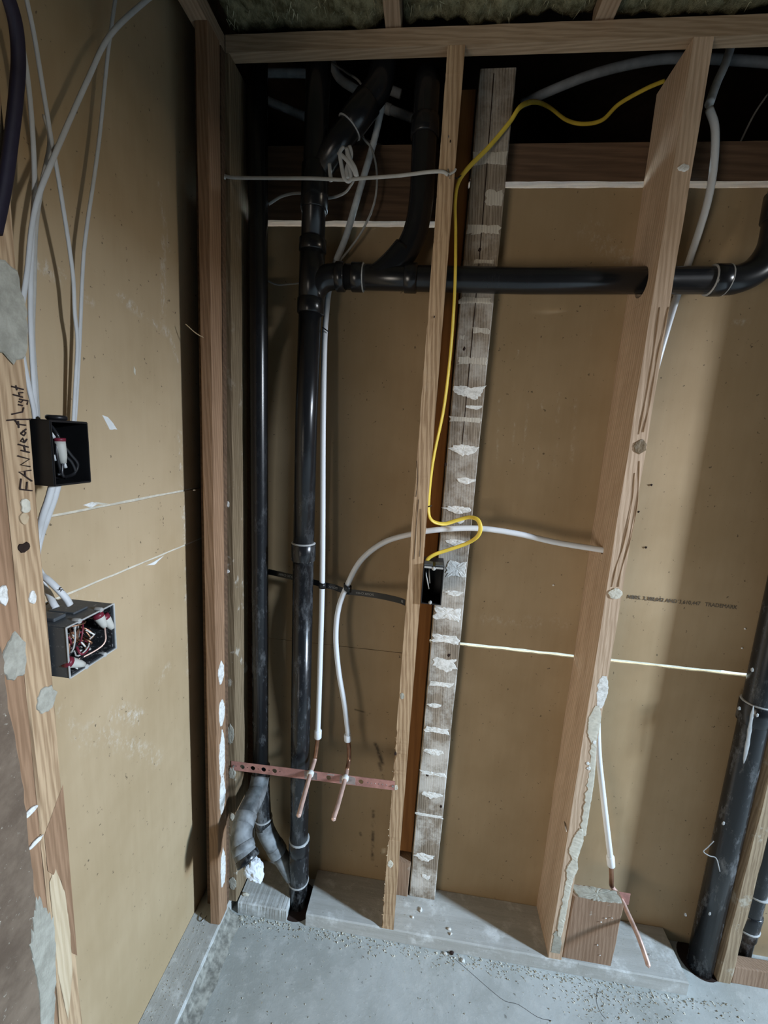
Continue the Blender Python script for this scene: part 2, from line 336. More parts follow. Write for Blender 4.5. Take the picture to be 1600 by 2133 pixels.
for z0, z1, bulge in ((.046, 1.2405, 0), (1.2455, 1.3865, .0015), (1.391, 2.62, 0)):
    bm = B(); n = 40
    # sheet with slightly uneven cut edges
    rows = []
    for i in range(n + 1):
        y = -.68 + (.8215) * i / n
        j0 = .0012 * noise.noise((y * 22, z0 * 9, 3)); j1 = .0012 * noise.noise((y * 22, z1 * 9, 8))
        rows.append([bm.verts.new((XW + bulge, y, z0 + j0)), bm.verts.new((XW + bulge, y, z1 + j1)), bm.verts.new((XW - .0125, y, z1 + j1)), bm.verts.new((XW - .0125, y, z0 + j0))])
    for a, b in zip(rows, rows[1:]):
        for k in range(4): bm.faces.new((a[k], a[(k + 1) % 4], b[(k + 1) % 4], b[k]))
    bm.faces.new(rows[0][::-1]); bm.faces.new(rows[-1])
    off = BASE['wall_left']
    o = obj('gypsum_panel', bm, MK_L, wl)
    # texture coordinates stay in room metres
    for v in o.data.vertices: v.co += off
    o.location = -off
# cream paper edges of the cut joints, and a board behind the joints
for z in (1.243, 1.3887):
    obj('paper_edge', boxb(XW - .006, XW - .0008, -.68, .14, z - .0035, z + .0035), M_PLAC, wl)
obj('backer_board', boxb(-.66, XW - .0135, -.68, .14, .0, 2.62), M_GYP, wl)
for k, (pts, mt) in enumerate((
    ([(-0.627,-0.372,1.398), (-0.627,-0.350,1.401), (-0.627,-0.335,1.395), (-0.627,-0.353,1.390)], M_PLA),
    ([(-0.627,-0.215,1.233), (-0.627,-0.182,1.234), (-0.627,-0.142,1.239), (-0.627,-0.179,1.226), (-0.627,-0.207,1.233)], M_GYP),
    ([(-0.627,-0.315,1.564), (-0.627,-0.301,1.561), (-0.627,-0.287,1.549), (-0.627,-0.277,1.537), (-0.627,-0.297,1.536), (-0.627,-0.304,1.548)], M_GYP),
    ([(-0.627,-0.344,1.400), (-0.627,-0.335,1.398), (-0.627,-0.308,1.391), (-0.627,-0.324,1.391), (-0.627,-0.343,1.396)], M_PLAC),
    ([(-0.627,-0.222,1.669), (-0.627,-0.217,1.662), (-0.627,-0.218,1.651), (-0.627,-0.223,1.656)], M_PLAC))):
    c = sum((Vector(p) for p in pts), Vector()) / len(pts)
    obj('torn_paper', patch(c, Y, Z, X, [(p[1] - c.y, p[2] - c.z) for p in pts], .0016, k, .3, .0006), mt, wl)
# back wall
YB = .143
def sheet(bm, x0, x1, z0, z1, jag0=.0012, jag1=.0012, n=60, y0=YB, th=.0125, sd=0):
    rows = []
    for i in range(n + 1):
        x = x0 + (x1 - x0) * i / n
        a = jag0 * (noise.noise((x * 26, z0 * 7, sd)) + .6 * noise.noise((x * 90, z0 * 7, sd))); b = jag1 * (noise.noise((x * 26, z1 * 7, sd + 5)) + .6 * noise.noise((x * 90, z1, sd + 5)))
        rows.append([bm.verts.new((x, y0, z0 + a)), bm.verts.new((x, y0, z1 + b)), bm.verts.new((x, y0 + th, z1 + b)), bm.verts.new((x, y0 + th, z0 + a))])
    for p, q in zip(rows, rows[1:]):
        for k in range(4): bm.faces.new((p[k], q[k], q[(k + 1) % 4], p[(k + 1) % 4]))
    bm.faces.new(rows[0]); bm.faces.new(rows[-1][::-1])
    return bm
SC_B = [((0.175,0.143,1.679), (0.187,0.143,1.503), .006, .35), ((0.223,0.143,1.618), (0.226,0.143,1.506), .005, .4), ((0.251,0.143,1.683), (0.258,0.143,1.508), .006, .3), ((0.289,0.143,1.685), (0.299,0.143,1.497), .006, .35), ((0.331,0.143,1.700), (0.344,0.143,1.500), .008, .35), ((0.376,0.143,1.689), (0.388,0.143,1.503), .008, .35),
        ((0.706,0.143,1.888), (0.760,0.143,1.895), .014, .55), ((0.200,0.143,1.037), (0.435,0.143,1.048), .03, .25), ((0.356,0.143,2.100), (0.447,0.143,2.035), .05, .3), ((0.212,0.143,1.806), (0.211,0.143,1.788), .005, .8), ((0.392,0.143,1.882), (0.391,0.143,1.849), .004, .7)]
MK_B = kraft('gypsum_board_back_brown_paper', (.25, .175, .095), (.325, .238, .142), SC_B, [((-0.105,0.143,0.569), (-0.077,0.143,0.502), .012, .9), ((-0.088,0.143,0.500), (-0.069,0.143,0.440), .010, .7), ((-0.097,0.143,0.315), (-0.090,0.143,0.123), .010, .8), ((-0.251,0.143,0.529), (-0.243,0.143,0.527), .008, .8), ((-0.138,0.143,0.222), (-0.135,0.143,0.213), .008, .7), ((-0.178,0.143,0.684), (-0.122,0.143,0.675), .005, .7)])
wb = empty('wall_back', (0, YB, .045)); wb['kind'] = 'structure'
for x0, x1, z0, z1, j0, j1 in ((-.66, -.012, .0005, .898, .001, .0008), (-.66, -.012, .8995, 2.103, .0008, .0014), (-.010, 1.52, .0005, .9445, .001, .0012), (-.010, 1.52, .9555, 2.196, .0024, .0016)):
    o = obj('gypsum_panel', sheet(B(), x0, x1, z0, z1, j0, j1), MK_B, wb)
    off = BASE['wall_back']
    for v in o.data.vertices: v.co += off
    o.location = -off
obj('plate_board', sheet(B(), -.012, 1.52, 2.2125, 2.297, .0012, .0006, y0=.146, th=.09), M_DARK, wb)
obj('plate_board', sheet(B(), -.66, -.014, 2.119, 2.20, .0012, .0006, y0=.146, th=.09), M_DARK, wb)
obj('plate_board', boxb(-.66, -.014, .146, .236, 2.201, 2.297), M_DARK, wb)
for px, py in ((1153,1219), (1470,1330), (1185,1010)): pass
pt = text('NBRS. 3,388,042 AND 3,610,447   TRADEMARK', .0155, M_PRINT, (0.590,0.142,1.145), Vector((1, 0, -.006)), Z, wb, 'printed_lettering', sx=.93)
for p in ((0.581,0.141,1.396), (0.615,0.141,1.298), (0.602,0.141,1.472)):
    obj('mark', rock(p, .0035, p[0] * 50, (1, .5, 1)), M_HOLE, wb)
for p in ((0.383,0.141,1.164), (0.913,0.141,1.089), (0.916,0.141,1.031)):
    obj('screw_tip', rock(p, .003, p[0] * 70, (1, .6, 1)), M_PLA, wb)
# room next door, seen only through the joints
nr = empty('wall_next_room', (0, 1.0, 0)); nr['kind'] = 'structure'
obj('panel', boxb(-.7, 1.5, 1.0, 1.02, 0, 2.298), M_GYP, nr)
obj('panel', boxb(-.72, -.7, .16, 1.02, 0, 2.298), M_GYP, nr)
obj('panel', boxb(1.5, 1.52, .16, 1.02, 0, 2.298), M_GYP, nr)
obj('panel', boxb(-.70, 1.50, .237, 1.0, 2.285, 2.2975), M_GYP, nr)
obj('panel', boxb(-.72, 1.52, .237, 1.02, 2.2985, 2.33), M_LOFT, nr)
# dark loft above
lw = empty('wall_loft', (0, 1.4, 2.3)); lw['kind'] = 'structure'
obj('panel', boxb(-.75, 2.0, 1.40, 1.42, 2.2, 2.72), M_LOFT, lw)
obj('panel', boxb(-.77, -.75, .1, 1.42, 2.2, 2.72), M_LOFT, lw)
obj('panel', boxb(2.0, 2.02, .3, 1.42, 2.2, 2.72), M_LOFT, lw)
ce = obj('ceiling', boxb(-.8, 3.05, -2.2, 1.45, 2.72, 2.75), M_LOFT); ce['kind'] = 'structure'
wr = empty('wall_right', (3.0, -.75, 2.25)); wr['kind'] = 'structure'
obj('light_cut_lintel', boxb(3.0, 3.1, -3.0, .30, 2.25, 2.80), M_JOISTY, wr)  # out of view, height and distance set to cut daylight off the upper walls
obj('panel', boxb(3.0, 3.1, .16, .30, 0, 2.25), M_GYP, wr)

# plates
def plate(name, x0, x1, y0, y1, z0, z1, m, label, sd=0, ax=0, parent=None, group=None):
    bm = B(); n = 50; rows = []
    for i in range(n + 1):
        t = i / n
        def pt(a, b, k):
            j = .0016 * noise.noise((t * 30, k * 4.7, sd)); return j
        if ax == 0: prof = [(y0, z0), (y0 - 0 + pt(0, 0, 1), z1 - .003), (y0 + .004, z1 + pt(0, 0, 2) * .6), (y1, z1), (y1, z0)]; rows.append([bm.verts.new((x0 + (x1 - x0) * t, a, b)) for a, b in prof])
        else: prof = [(x1, z0), (x1 + pt(0, 0, 1), z1 - .003), (x1 - .004, z1 + pt(0, 0, 2) * .6), (x0, z1), (x0, z0)]; rows.append([bm.verts.new((a, y0 + (y1 - y0) * t, b)) for a, b in prof])
    for p, q in zip(rows, rows[1:]):
        for k in range(5): bm.faces.new((p[k], q[k], q[(k + 1) % 5], p[(k + 1) % 5]))
    bm.faces.new(rows[0]); bm.faces.new(rows[-1][::-1])
    o = obj(name, bm, m, parent); return tag(o, label, 'timber', group) if not parent else o
sill = plate('sill_plate', -.280, .868, 0, .142, .0005, .045, M_SILLX, 'long grey dusty bottom plate running under the middle and right studs', 3)
plate('sill_plate', -.507, -.345, 0, .142, .0005, .045, M_SILLX, 'short grey dusty bottom plate stub left of the black floor drain pipe', 5)
plate('sill_plate', -.6265, -.533, -.68, .06, .0005, .045, M_SILLY, 'grey gritty bottom plate running towards the viewer along the left brown wall', 8, 1)
tp = plate('top_plate', -.536, 1.4, 0, .028, 2.395, 2.433, M_JOIST, 'long brown top plate crossing the top of the picture above the studs', 2)
plate('top_plate', -.576, -.5385, -1.2, 0.002, 2.395, 2.433, M_JOISTY, 'brown top plate running towards the viewer at the upper left corner', 4, 1)
j1 = obj('ceiling_joist', boxb(-.171, -.136, -1.0, .027, 2.4345, 2.50, bev=.002), M_JOISTY); tag(j1, 'narrow brown ceiling joist left of the centre stud top, between two insulation batts', 'joist')
j2 = obj('ceiling_joist', boxb(.268, .306, -1.0, .027, 2.4345, 2.50, bev=.002), M_JOISTY); tag(j2, 'narrow brown ceiling joist near the right stud top, between two insulation batts', 'joist')
# insulation
def batt(x0, x1, label, sd):
    bm = B(); nx, ny = int((x1 - x0) / .008), 70; g = []
    for j in range(ny + 1):
        y = -.62 + .648 * j / ny; row = []
        for i in range(nx + 1):
            x = x0 + (x1 - x0) * i / nx
            z = 2.462 + .016 * noise.noise((x * 9, y * 9, sd)) + .010 * noise.noise((x * 30, y * 22, sd)) + .006 * noise.noise((x * 90, y * 60, sd))
            e = min(1, min(i, nx - i) / 4); row.append(bm.verts.new((x, y, max(2.437, z + (1 - e) * .012))))
        g.append(row)
    for a, b in zip(g, g[1:]):
        for k in range(nx): bm.faces.new((a[k], a[k + 1], b[k + 1], b[k]))
    r = bmesh.ops.extrude_face_region(bm, geom=bm.faces[:])
    for v in [e for e in r['geom'] if isinstance(e, bmesh.types.BMVert)]: v.co.z = 2.56
    o = tag(obj('insulation_batt', bm, M_INS, smooth=True), label, 'insulation')
    rn = random.Random(sd); fb = B()
    for k in range(int((x1 - x0) * 2600)):
        x = rn.uniform(x0 + .004, x1 - .004); y = rn.uniform(-.5, .015); z = 2.463 + .016 * noise.noise((x * 9, y * 9, sd)) + .010 * noise.noise((x * 30, y * 22, sd))
        d = Vector((rn.uniform(-.4, .4), rn.uniform(-1, 1), rn.uniform(-1, -.1))).normalized(); L = rn.uniform(.006, .022); s = d.cross(Vector((rn.uniform(-1, 1), rn.uniform(-1, 1), .2))).normalized() * rn.uniform(.0006, .0016)
        z = max(z, 2.438); p = Vector((x, y, z)); q = p + d * L; q.z = max(q.z, 2.4345)
        fb.faces.new([fb.verts.new(v) for v in (p - s, p + s, q)])
    f = obj('fibre_tufts', fb, M_FIB, o); f['kind'] = 'stuff'
batt(-.535, -.1725, 'olive green insulation batt at the left end of the ceiling', 3.3)
batt(-.1345, .2665, 'olive green insulation batt in the middle, between the two ceiling joists', 9.1)
batt(.3075, 1.0, 'olive green insulation batt at the right end of the ceiling', 14.7)

# ================================================================ STUDS
def holed_stud(x0, x1, y0, y1, z0, z1, holes, top, rag=0, seed=0, dens=70):
    """timber drilled through sideways; holes = (y, z, radius) from the lowest up"""
    bm = B(); rnd = random.Random(seed)
    def sh(x, y, z, q=0): return (x + top * (z / 2.4) + .0012 * noise.noise((z * 8, x * 90 + seed, y * 40)) + q, y + .0012 * noise.noise((z * 8, y * 40, 4.4 + seed)) + q * .5, z)
    cuts = [z0]; n = 16
    for hy, hz, hr in holes:
        H = hr + .018; zs0, zs1 = hz - H, hz + H; cuts += [zs0, zs1]
        prof = [(y0, zs0 + (zs1 - zs0) * k / n) for k in range(n)] + [(y0 + (y1 - y0) * k / n, zs1) for k in range(n)] + [(y1, zs1 - (zs1 - zs0) * k / n) for k in range(n)] + [(y1 - (y1 - y0) * k / n, zs0) for k in range(n)]
        L = []; m = len(prof)
        for x in (x0, x1):
            out = [bm.verts.new(sh(x, a, b)) for a, b in prof]; inn = []
            for a, b in prof:
                d = Vector((a - hy, b - hz)).normalized() * hr; inn.append(bm.verts.new((x + top * (hz / 2.4), hy + d.x, hz + d.y)))
            L.append((out, inn))
            for k in range(m): bm.faces.new((out[k], out[(k + 1) % m], inn[(k + 1) % m], inn[k]))
        a, b = L
        for k in range(m): bm.faces.new((a[1][k], a[1][(k + 1) % m], b[1][(k + 1) % m], b[1][k]))
        for k in list(range(n)) + list(range(2 * n, 3 * n)): bm.faces.new((a[0][k], b[0][k], b[0][k + 1], a[0][k + 1]))
    cuts.append(z1)
    for lo, hi in zip(cuts[::2], cuts[1::2]):
        cnt = max(2, int((hi - lo) * dens)); rows = []
        for i in range(cnt + 1):
            z = lo + (hi - lo) * i / cnt; q = 0
            if rag and 0 < i < cnt: q = max(0, noise.noise((z * 34, seed, .2))) * rag * (1 if rnd.random() < .7 else .3) * (1.0 if z < .75 else .22)
            rows.append([bm.verts.new(sh(*c)) for c in ((x0, y0, z, q), (x1, y0, z), (x1, y1, z), (x0, y1, z))])
        for p, q in zip(rows, rows[1:]):
            for k in range(4): bm.faces.new((p[k], p[(k + 1) % 4], q[(k + 1) % 4], q[k]))
        bm.faces.new(rows[0][::-1]); bm.faces.new(rows[-1])
    return bm
HY, HZ = .070, 1.9525
s1 = tag(obj('wall_stud', board(-.563, -.5325, -.070, -.020, .046, 2.3945, (-.003, -.006), seed=1), M_RED), 'slender reddish brown stud in the left corner, dark wall gap on its left', 'stud')
s2 = tag(obj('wall_stud', board(-.5415, -.510, .0, .088, .046, 2.3945, (-.016, 0), seed=2, jit=.002), M_BRN), 'dirty brown stud splashed with white plaster, just right of the slender reddish corner stud', 'stud')
tag(obj('wall_stud', board(-.565, -.519, .0885, .1425, .046, 2.3945, (-.012, 0), seed=21), M_DARK), 'dark stud deep in the left corner, hidden behind the slim black pipe', 'stud')
s3 = tag(obj('wall_stud', holed_stud(-.036, .001, .0, .122, .046, 2.3945, [(.0665, 1.302, 0.0088), (.0695, 1.9525, .0316)], .004, .011, 3, 170), M_TAN), 'light tan stud in the middle with a splintered left edge, holding the small black box', 'stud')
obj('leak_filler', boxb(-.600, -.5365, -.0195, -.0004, .046, 2.3945), M_DARK, s1)  # unseen filler board, added to stop light leaking onto the left wall
obj('splinter', tube(cr([(-0.544,-0.070,1.757), (-0.571,-0.078,1.769), (-0.594,-0.085,1.788)], 4), .0012, 5), M_SPLIN, s1)
obj('nail', rock((-0.600,-0.051,1.391), .004, 3), M_PLA, s1)
for k, p in enumerate(((-0.016,-0.001,2.221), (-0.011,-0.001,2.212), (-0.017,-0.001,1.844))): obj('nail_hole', rock(p, .002, k + 2, (.7, .5, 1.6)), M_HOLE if k != 0 else M_NAIL, s3)
# edge plaster, knots and nails on the left studs
for k, (px, py, wd, ht) in enumerate(((462,1470,.010,.06), (461,1560,.011,.12), (459,1640,.012,.10), (463,1390,.008,.05), (466,1780,.014,.10))):
    p = (-0.548,-0.020,0.552); 
    pp = {0: (-0.546,-0.020,0.759), 1: (-0.549,-0.020,0.616), 2: (-0.551,-0.020,0.485), 3: (-0.545,-0.020,0.881), 4: (-0.544,-0.020,0.227)}[k]
    obj('plaster_smear', patch((-.5322 - .003 * pp[2] / 2.39, -.046, pp[2]), Y, Z, X, blob(.034, ht * 1.4, 12, k), .003, k, .5), M_PLA, s1)
for k, (p, wd, ht, m) in enumerate((((-0.546,-0.000,1.364), .012, .012, M_PLA), ((-0.536,-0.000,1.352), .014, .018, M_PLA), ((-0.544,-0.000,1.271), .012, .03, M_PLA), ((-0.536,-0.000,1.162), .012, .012, M_PLA), ((-0.543,-0.000,1.091), .008, .05, M_PLA), ((-0.530,-0.000,0.652), .024, .07, M_PLAG), ((-0.524,-0.000,0.522), .022, .05, M_PLAG), ((-0.525,-0.000,0.115), .026, .05, M_PLAG), ((-0.525,-0.000,0.368), .016, .03, M_PLAC))):
    obj('plaster_smear', patch((p[0], p[1], p[2]), X, Z, -Y, blob(wd, ht, 11, k + 20), .003, k + 3, .6), m, s2)
for k, (p, wd, ht, m) in enumerate((((-0.026,-0.000,0.847), .014, .022, M_PLAG), ((-0.024,-0.000,0.554), .012, .02, M_PLAC), ((-0.024,-0.000,0.287), .02, .03, M_PLAC), ((-0.033,-0.000,0.664), .008, .012, M_HOLE))):
    obj('plaster_smear', patch(p, X, Z, -Y, blob(wd, ht, 9, k + 40), .002, k + 9, .6), m, s3)
rn = random.Random(5)
spb = B()
for k in range(46):                                           # splinters along the left arris of the middle stud
    z = rn.uniform(.09, .72); a = Vector((-.0345 + .004 * z / 2.39, rn.uniform(0, .006), z)); d = Vector((rn.uniform(-1, -.2), rn.uniform(-.8, .2), rn.uniform(-.5, .9))).normalized() * rn.uniform(.003, .008)
    s = Vector((0, .0012, .0016)); spb.faces.new([spb.verts.new(v) for v in (a - s, a + s, a + d)])
obj('splinters', spb, M_SPLIN, s3)['kind'] = 'stuff'
cl = Vector((0, 0, 0))
# long cracks in the middle stud
for pts in ([(-0.022,-0.001,1.404), (-0.023,-0.001,1.354), (-0.022,-0.001,1.303), (-0.022,-0.001,1.245)], [(-0.014,-0.001,1.380), (-0.009,-0.001,1.304), (-0.008,-0.001,1.253)], [(-0.034,-0.001,1.502), (-0.028,-0.001,1.453), (-0.029,-0.001,1.410)]):
    obj('crack', tube(cr(pts, 4), .0007, 5, .5), M_HOLE, s3)
# orange backing board and its foot block
tag(obj('backing_board', board(-.028, .0415, .124, .1425, .20, 2.40, seed=6), M_ORG), 'dark orange board set back between the middle stud and the striped grey board', 'timber')
tag(obj('foot_block', board(-.005, .0395, .103, .1425, .046, .178, seed=7, n=8, jit=.002), M_BLOCK), 'small brown block standing on the bottom plate beside the striped board foot', 'block')
# striped board
st = tag(obj('striped_board', board(.045, .130, .107, .1425, .046, 2.431, seed=8, jit=.0016), M_GREY), 'weathered grey flat board crossed by many white plaster stripes', 'timber')
obj('split', tube(cr([(.078, .1066, 2.42), (.081, .1066, 2.25), (.083, .1066, 2.1), (.084, .1066, 1.95), (.084, .1066, 1.80), (.0835, .1066, 1.7), (.083, .1066, 1.52)], 5), .0012, 5, .5), M_HOLE, st)
stripes = [(330,.030,.0,1.,0), (412,.040,.48,.98,0), (478,.022,.02,.98,0), (545,.010,.3,.9,0), (626,.016,.0,.98,0), (688,.016,.44,.97,0), (704,.012,.02,.2,0), (752,.020,.0,.97,0), (818,.036,.0,.98,1), (848,.012,.45,.98,1), (874,.014,.0,.97,0), (938,.030,.02,.98,2), (1001,.018,.36,.97,2), (1062,.022,.02,.97,2), (1085,.016,.4,.75,2),
  (1130,.02,.15,.9,2), (1185,.05,.3,.98,3), (1235,.018,.3,.95,2), (1278,.042,.03,.95,3), (1331,.028,.02,.95,3), (1385,.048,.1,.95,1), (1425,.016,.05,.9,3), (1471,.016,.02,.55,2), (1521,.020,.02,.92,3), (1567,.022,.02,.8,2), (1611,.013,.05,.95,3), (1656,.024,.02,.9,2), (1698,.010,.0,1.,0), (1786,.032,.03,.8,2), (1826,.02,.4,.75,1)]
ZS = [2.242, 2.155, 2.084, 2.009, 1.917, 1.844, 1.825, 1.768, 1.687, 1.649, 1.616, 1.534, 1.450, 1.368, 1.336, 1.273, 1.195, 1.122, 1.058, 0.978, 0.895, 0.831, 0.757, 0.675, 0.598, 0.522, 0.443, 0.368, 0.206, 0.131]
M_FAINT = wood('plaster_film', (.34, .30, .25), (.58, .54, .46), rings=90)
for k, ((py, ht, a, b, sty), z) in enumerate(zip(stripes, ZS)):
    x0, x1 = .0465 + a * .082, .0465 + b * .082; c = (x0 + x1) / 2; hw = (x1 - x0) / 2; h = ht / 2
    if sty == 1: ol = [(-hw, -h * .2), (-hw * .3, -h * .6), (hw * .3, -h), (hw, -h * .3), (hw, h), (hw * .2, h * .7), (-hw * .4, h * .9), (-hw, h * .8)]
    elif sty == 2: ol = [(-hw, h * .2), (-hw * .6, -h * .4), (0, -h), (hw * .5, -h * .7), (hw, h * .1), (hw, h * .7), (0, h), (-hw * .7, h * .8)]
    else: ol = [(-hw, -h), (0, -h * .8), (hw, -h), (hw, h), (hw * .3, h * .8), (-hw * .4, h), (-hw, h * .9)]
    obj('plaster_stripe', patch((c, .1068, z), X, Z, -Y, ol, .0014 if sty < 2 else .0024, k, .95, .0006 if sty < 2 else .0022), M_FAINT if (sty == 0 and py < 900) else M_PLA, st)
for p in ((0.066,0.107,1.797), (0.083,0.107,2.037), (0.043,0.107,1.493), (0.101,0.107,0.928), (0.069,0.107,0.513), (0.121,0.107,0.408)):
    obj('knot', rock(p, .0045, p[2] * 30, (1, .3, 1.3)), M_HOLE, st)
# right stud (deep) with the hole the black pipe runs through
s4 = tag(obj('wall_stud', holed_stud(.470, .508, .0, .1425, .046, 2.3945, [(.060, 1.296, 0.0088), (HY, HZ, .0316)], -.004), M_TAN2), 'deep tan stud right of centre with a black pipe running through its hole', 'stud')
def on4(p): return Vector((p[0], p[1] - .0006, p[2]))
grooves = [[(0.503,0.000,1.880), (0.501,0.000,1.829), (0.497,0.000,1.777), (0.497,0.000,1.724), (0.497,0.000,1.659), (0.493,0.000,1.604)], [(0.484,0.000,1.879), (0.487,0.000,1.797), (0.487,0.000,1.724), (0.486,0.000,1.648), (0.484,0.000,1.598)], [(0.495,0.000,1.536), (0.502,0.000,1.479), (0.507,0.000,1.421), (0.504,0.000,1.336), (0.496,0.000,1.274), (0.494,0.000,1.221)], [(0.489,0.000,1.507), (0.494,0.000,1.432), (0.491,0.000,1.335), (0.482,0.000,1.273), (0.479,0.000,1.219)]]
for k, g in enumerate(grooves):
    obj('grain_ridge', tube(cr([on4(p) for p in g], 6), [.0014 + .0006 * math.sin(i * .7) for i in range(len(g) * 6 - 5)], 8, .45), M_RIDGE, s4, True)
obj('knot', patch(on4((0.493,0.000,1.570)), X, Z, -Y, blob(.030, .034, 12, 3), .003, 2, .5), M_BRN, s4)
obj('plaster_dab', patch(on4((0.490,0.000,1.202)), X, Z, -Y, blob(.036, .030, 14, 5), .004, 5, .5), M_PLAC, s4)
def streak(o, cl, wl, wr, m, th, seed):
    """long ragged plaster smear following centre points cl with half widths to the left and right"""
    P = cr(cl, 14); bm = B(); pr = None; n = len(P)
    for i, p in enumerate(P):
        t = i / (n - 1); k = t * (len(wl) - 1); j = min(int(k), len(wl) - 2); f = k - j
        a = wl[j] + (wl[j + 1] - wl[j]) * f; b = wr[j] + (wr[j + 1] - wr[j]) * f
        a += .006 * noise.noise((p.z * 70, seed, 0)) + .004 * abs(noise.noise((p.z * 260, seed, 2))); b += .002 * noise.noise((p.z * 90, seed, 5))
        q = [bm.verts.new(p + Vector((x, y, 0))) for x, y in ((-a, .0004), (-a * .9, -th * .8), (-a * .3, -th * (1 + .5 * noise.noise((p.z * 150, 1, seed)))), (b * .5, -th * (1 + .5 * noise.noise((p.z * 150, 7, seed)))), (b * .95, -th * .7), (b, .0004))]
        if pr:
            for c in range(5): bm.faces.new((pr[c], pr[c + 1], q[c + 1], q[c]))
        pr = q
    return obj('plaster_smear', bm, m, o)
streak(s4, [(0.495,0.000,0.976), (0.497,0.000,0.932), (0.498,0.000,0.883)], [.004, .014, .012, .006], [.008, .015, .014, .006], M_PLA, .0008, 1)
streak(s4, [(0.492,0.000,0.889), (0.492,0.000,0.846), (0.493,0.000,0.803), (0.501,0.000,0.761), (0.508,0.000,0.673), (0.509,0.000,0.581), (0.509,0.000,0.487)], [.006, .018, .016, .008, .009, .010, .010, .008], [.006, .015, .014, .007, .006, .007, .007, .008], M_PLAC, .0014, 2)
streak(s4, [(0.501,0.000,0.509), (0.497,0.000,0.469), (0.495,0.000,0.428), (0.500,0.000,0.402)], [.004, .014, .016, .004], [.006, .017, .014, .004], M_PLAC, .002, 3)
streak(s4, [(0.499,0.000,0.408), (0.495,0.000,0.374), (0.492,0.000,0.337), (0.493,0.000,0.270), (0.493,0.000,0.185), (0.492,0.000,0.132)], [.006, .014, .008, .010, .012, .008], [.006, .017, .012, .007, .006, .004], M_PLAC, .0018, 4)
streak(s4, [(0.487,0.000,0.148), (0.487,0.000,0.104), (0.487,0.000,0.069)], [.010, .013, .012], [.006, .014, .014], M_PLAG, .0008, 5)
for k, (p, wd, ht, m) in enumerate((((0.487,0.000,2.157), .028, .014, M_PLA), ((0.495,0.000,0.701), .010, .012, M_GYP), ((0.490,0.000,0.715), .008, .01, M_GYP), ((0.498,0.000,0.782), .010, .012, M_GYP))):
    obj('plaster_smear', patch(on4(p), X, Z, -Y, blob(wd, ht, 12, k + 60), .003, k + 31, .6), m, s4)
obj('side_knot', patch((0.470,0.048,1.208), Y, Z, -X, blob(.03, .022, 10, 2), .002, 3, .5), M_PLAC, s4)
obj('nail', tube([(0.469,0.033,0.490), (0.465,0.013,0.494), (0.468,0.007,0.484)], .0018, 6), M_NAIL, s4)
# block with the capped copper stub
blk = tag(obj('pipe_block', board(.5125, .654, .008, .047, .046, .268, (.004, 0), seed=11, n=14, jit=.002), M_BLOCK), 'brown timber block standing on the bottom plate right of the holed stud', 'block')
obj('ragged_top', patch((.585, .028, .2685), X, Y, Z, [(-.066, -.016), (-.02, -.021), (.03, -.020), (.066, -.016), (.068, .016), (.0, .017), (-.068, .016)], .006, 4, .5, .003), M_PLAG, blk)
obj('bracket', boxb(.635, .694, .0485, .051, .222, .262, bev=.001), M_STRAP, blk)
for p in ((0.629,0.006,0.219), (0.613,0.006,0.214), (0.602,0.006,0.199), (0.604,0.006,0.116), (0.616,0.006,0.080)): obj('plaster_fleck', rock(p, .0035 if p[0] > .63 else .0022, p[0] * 99, (1.2, .6, .8)), M_PLA, blk)
# far right stud and sill
s5 = tag(obj('wall_stud', board(.984, 1.022, .050, .1425, .0005, 2.3945, seed=12, jit=.0018, rag=((1, 2), .006, lambda z: 1.0)), M_TAN3), 'brown stud at the right edge, standing beside the tall thick black drain pipe', 'stud')
tag(obj('sill_block', boxb(1.0235, 1.30, .052, .086, .0005, .062, bev=.003), M_BLOCK), 'dusty bottom plate end in the lower right corner', 'timber')

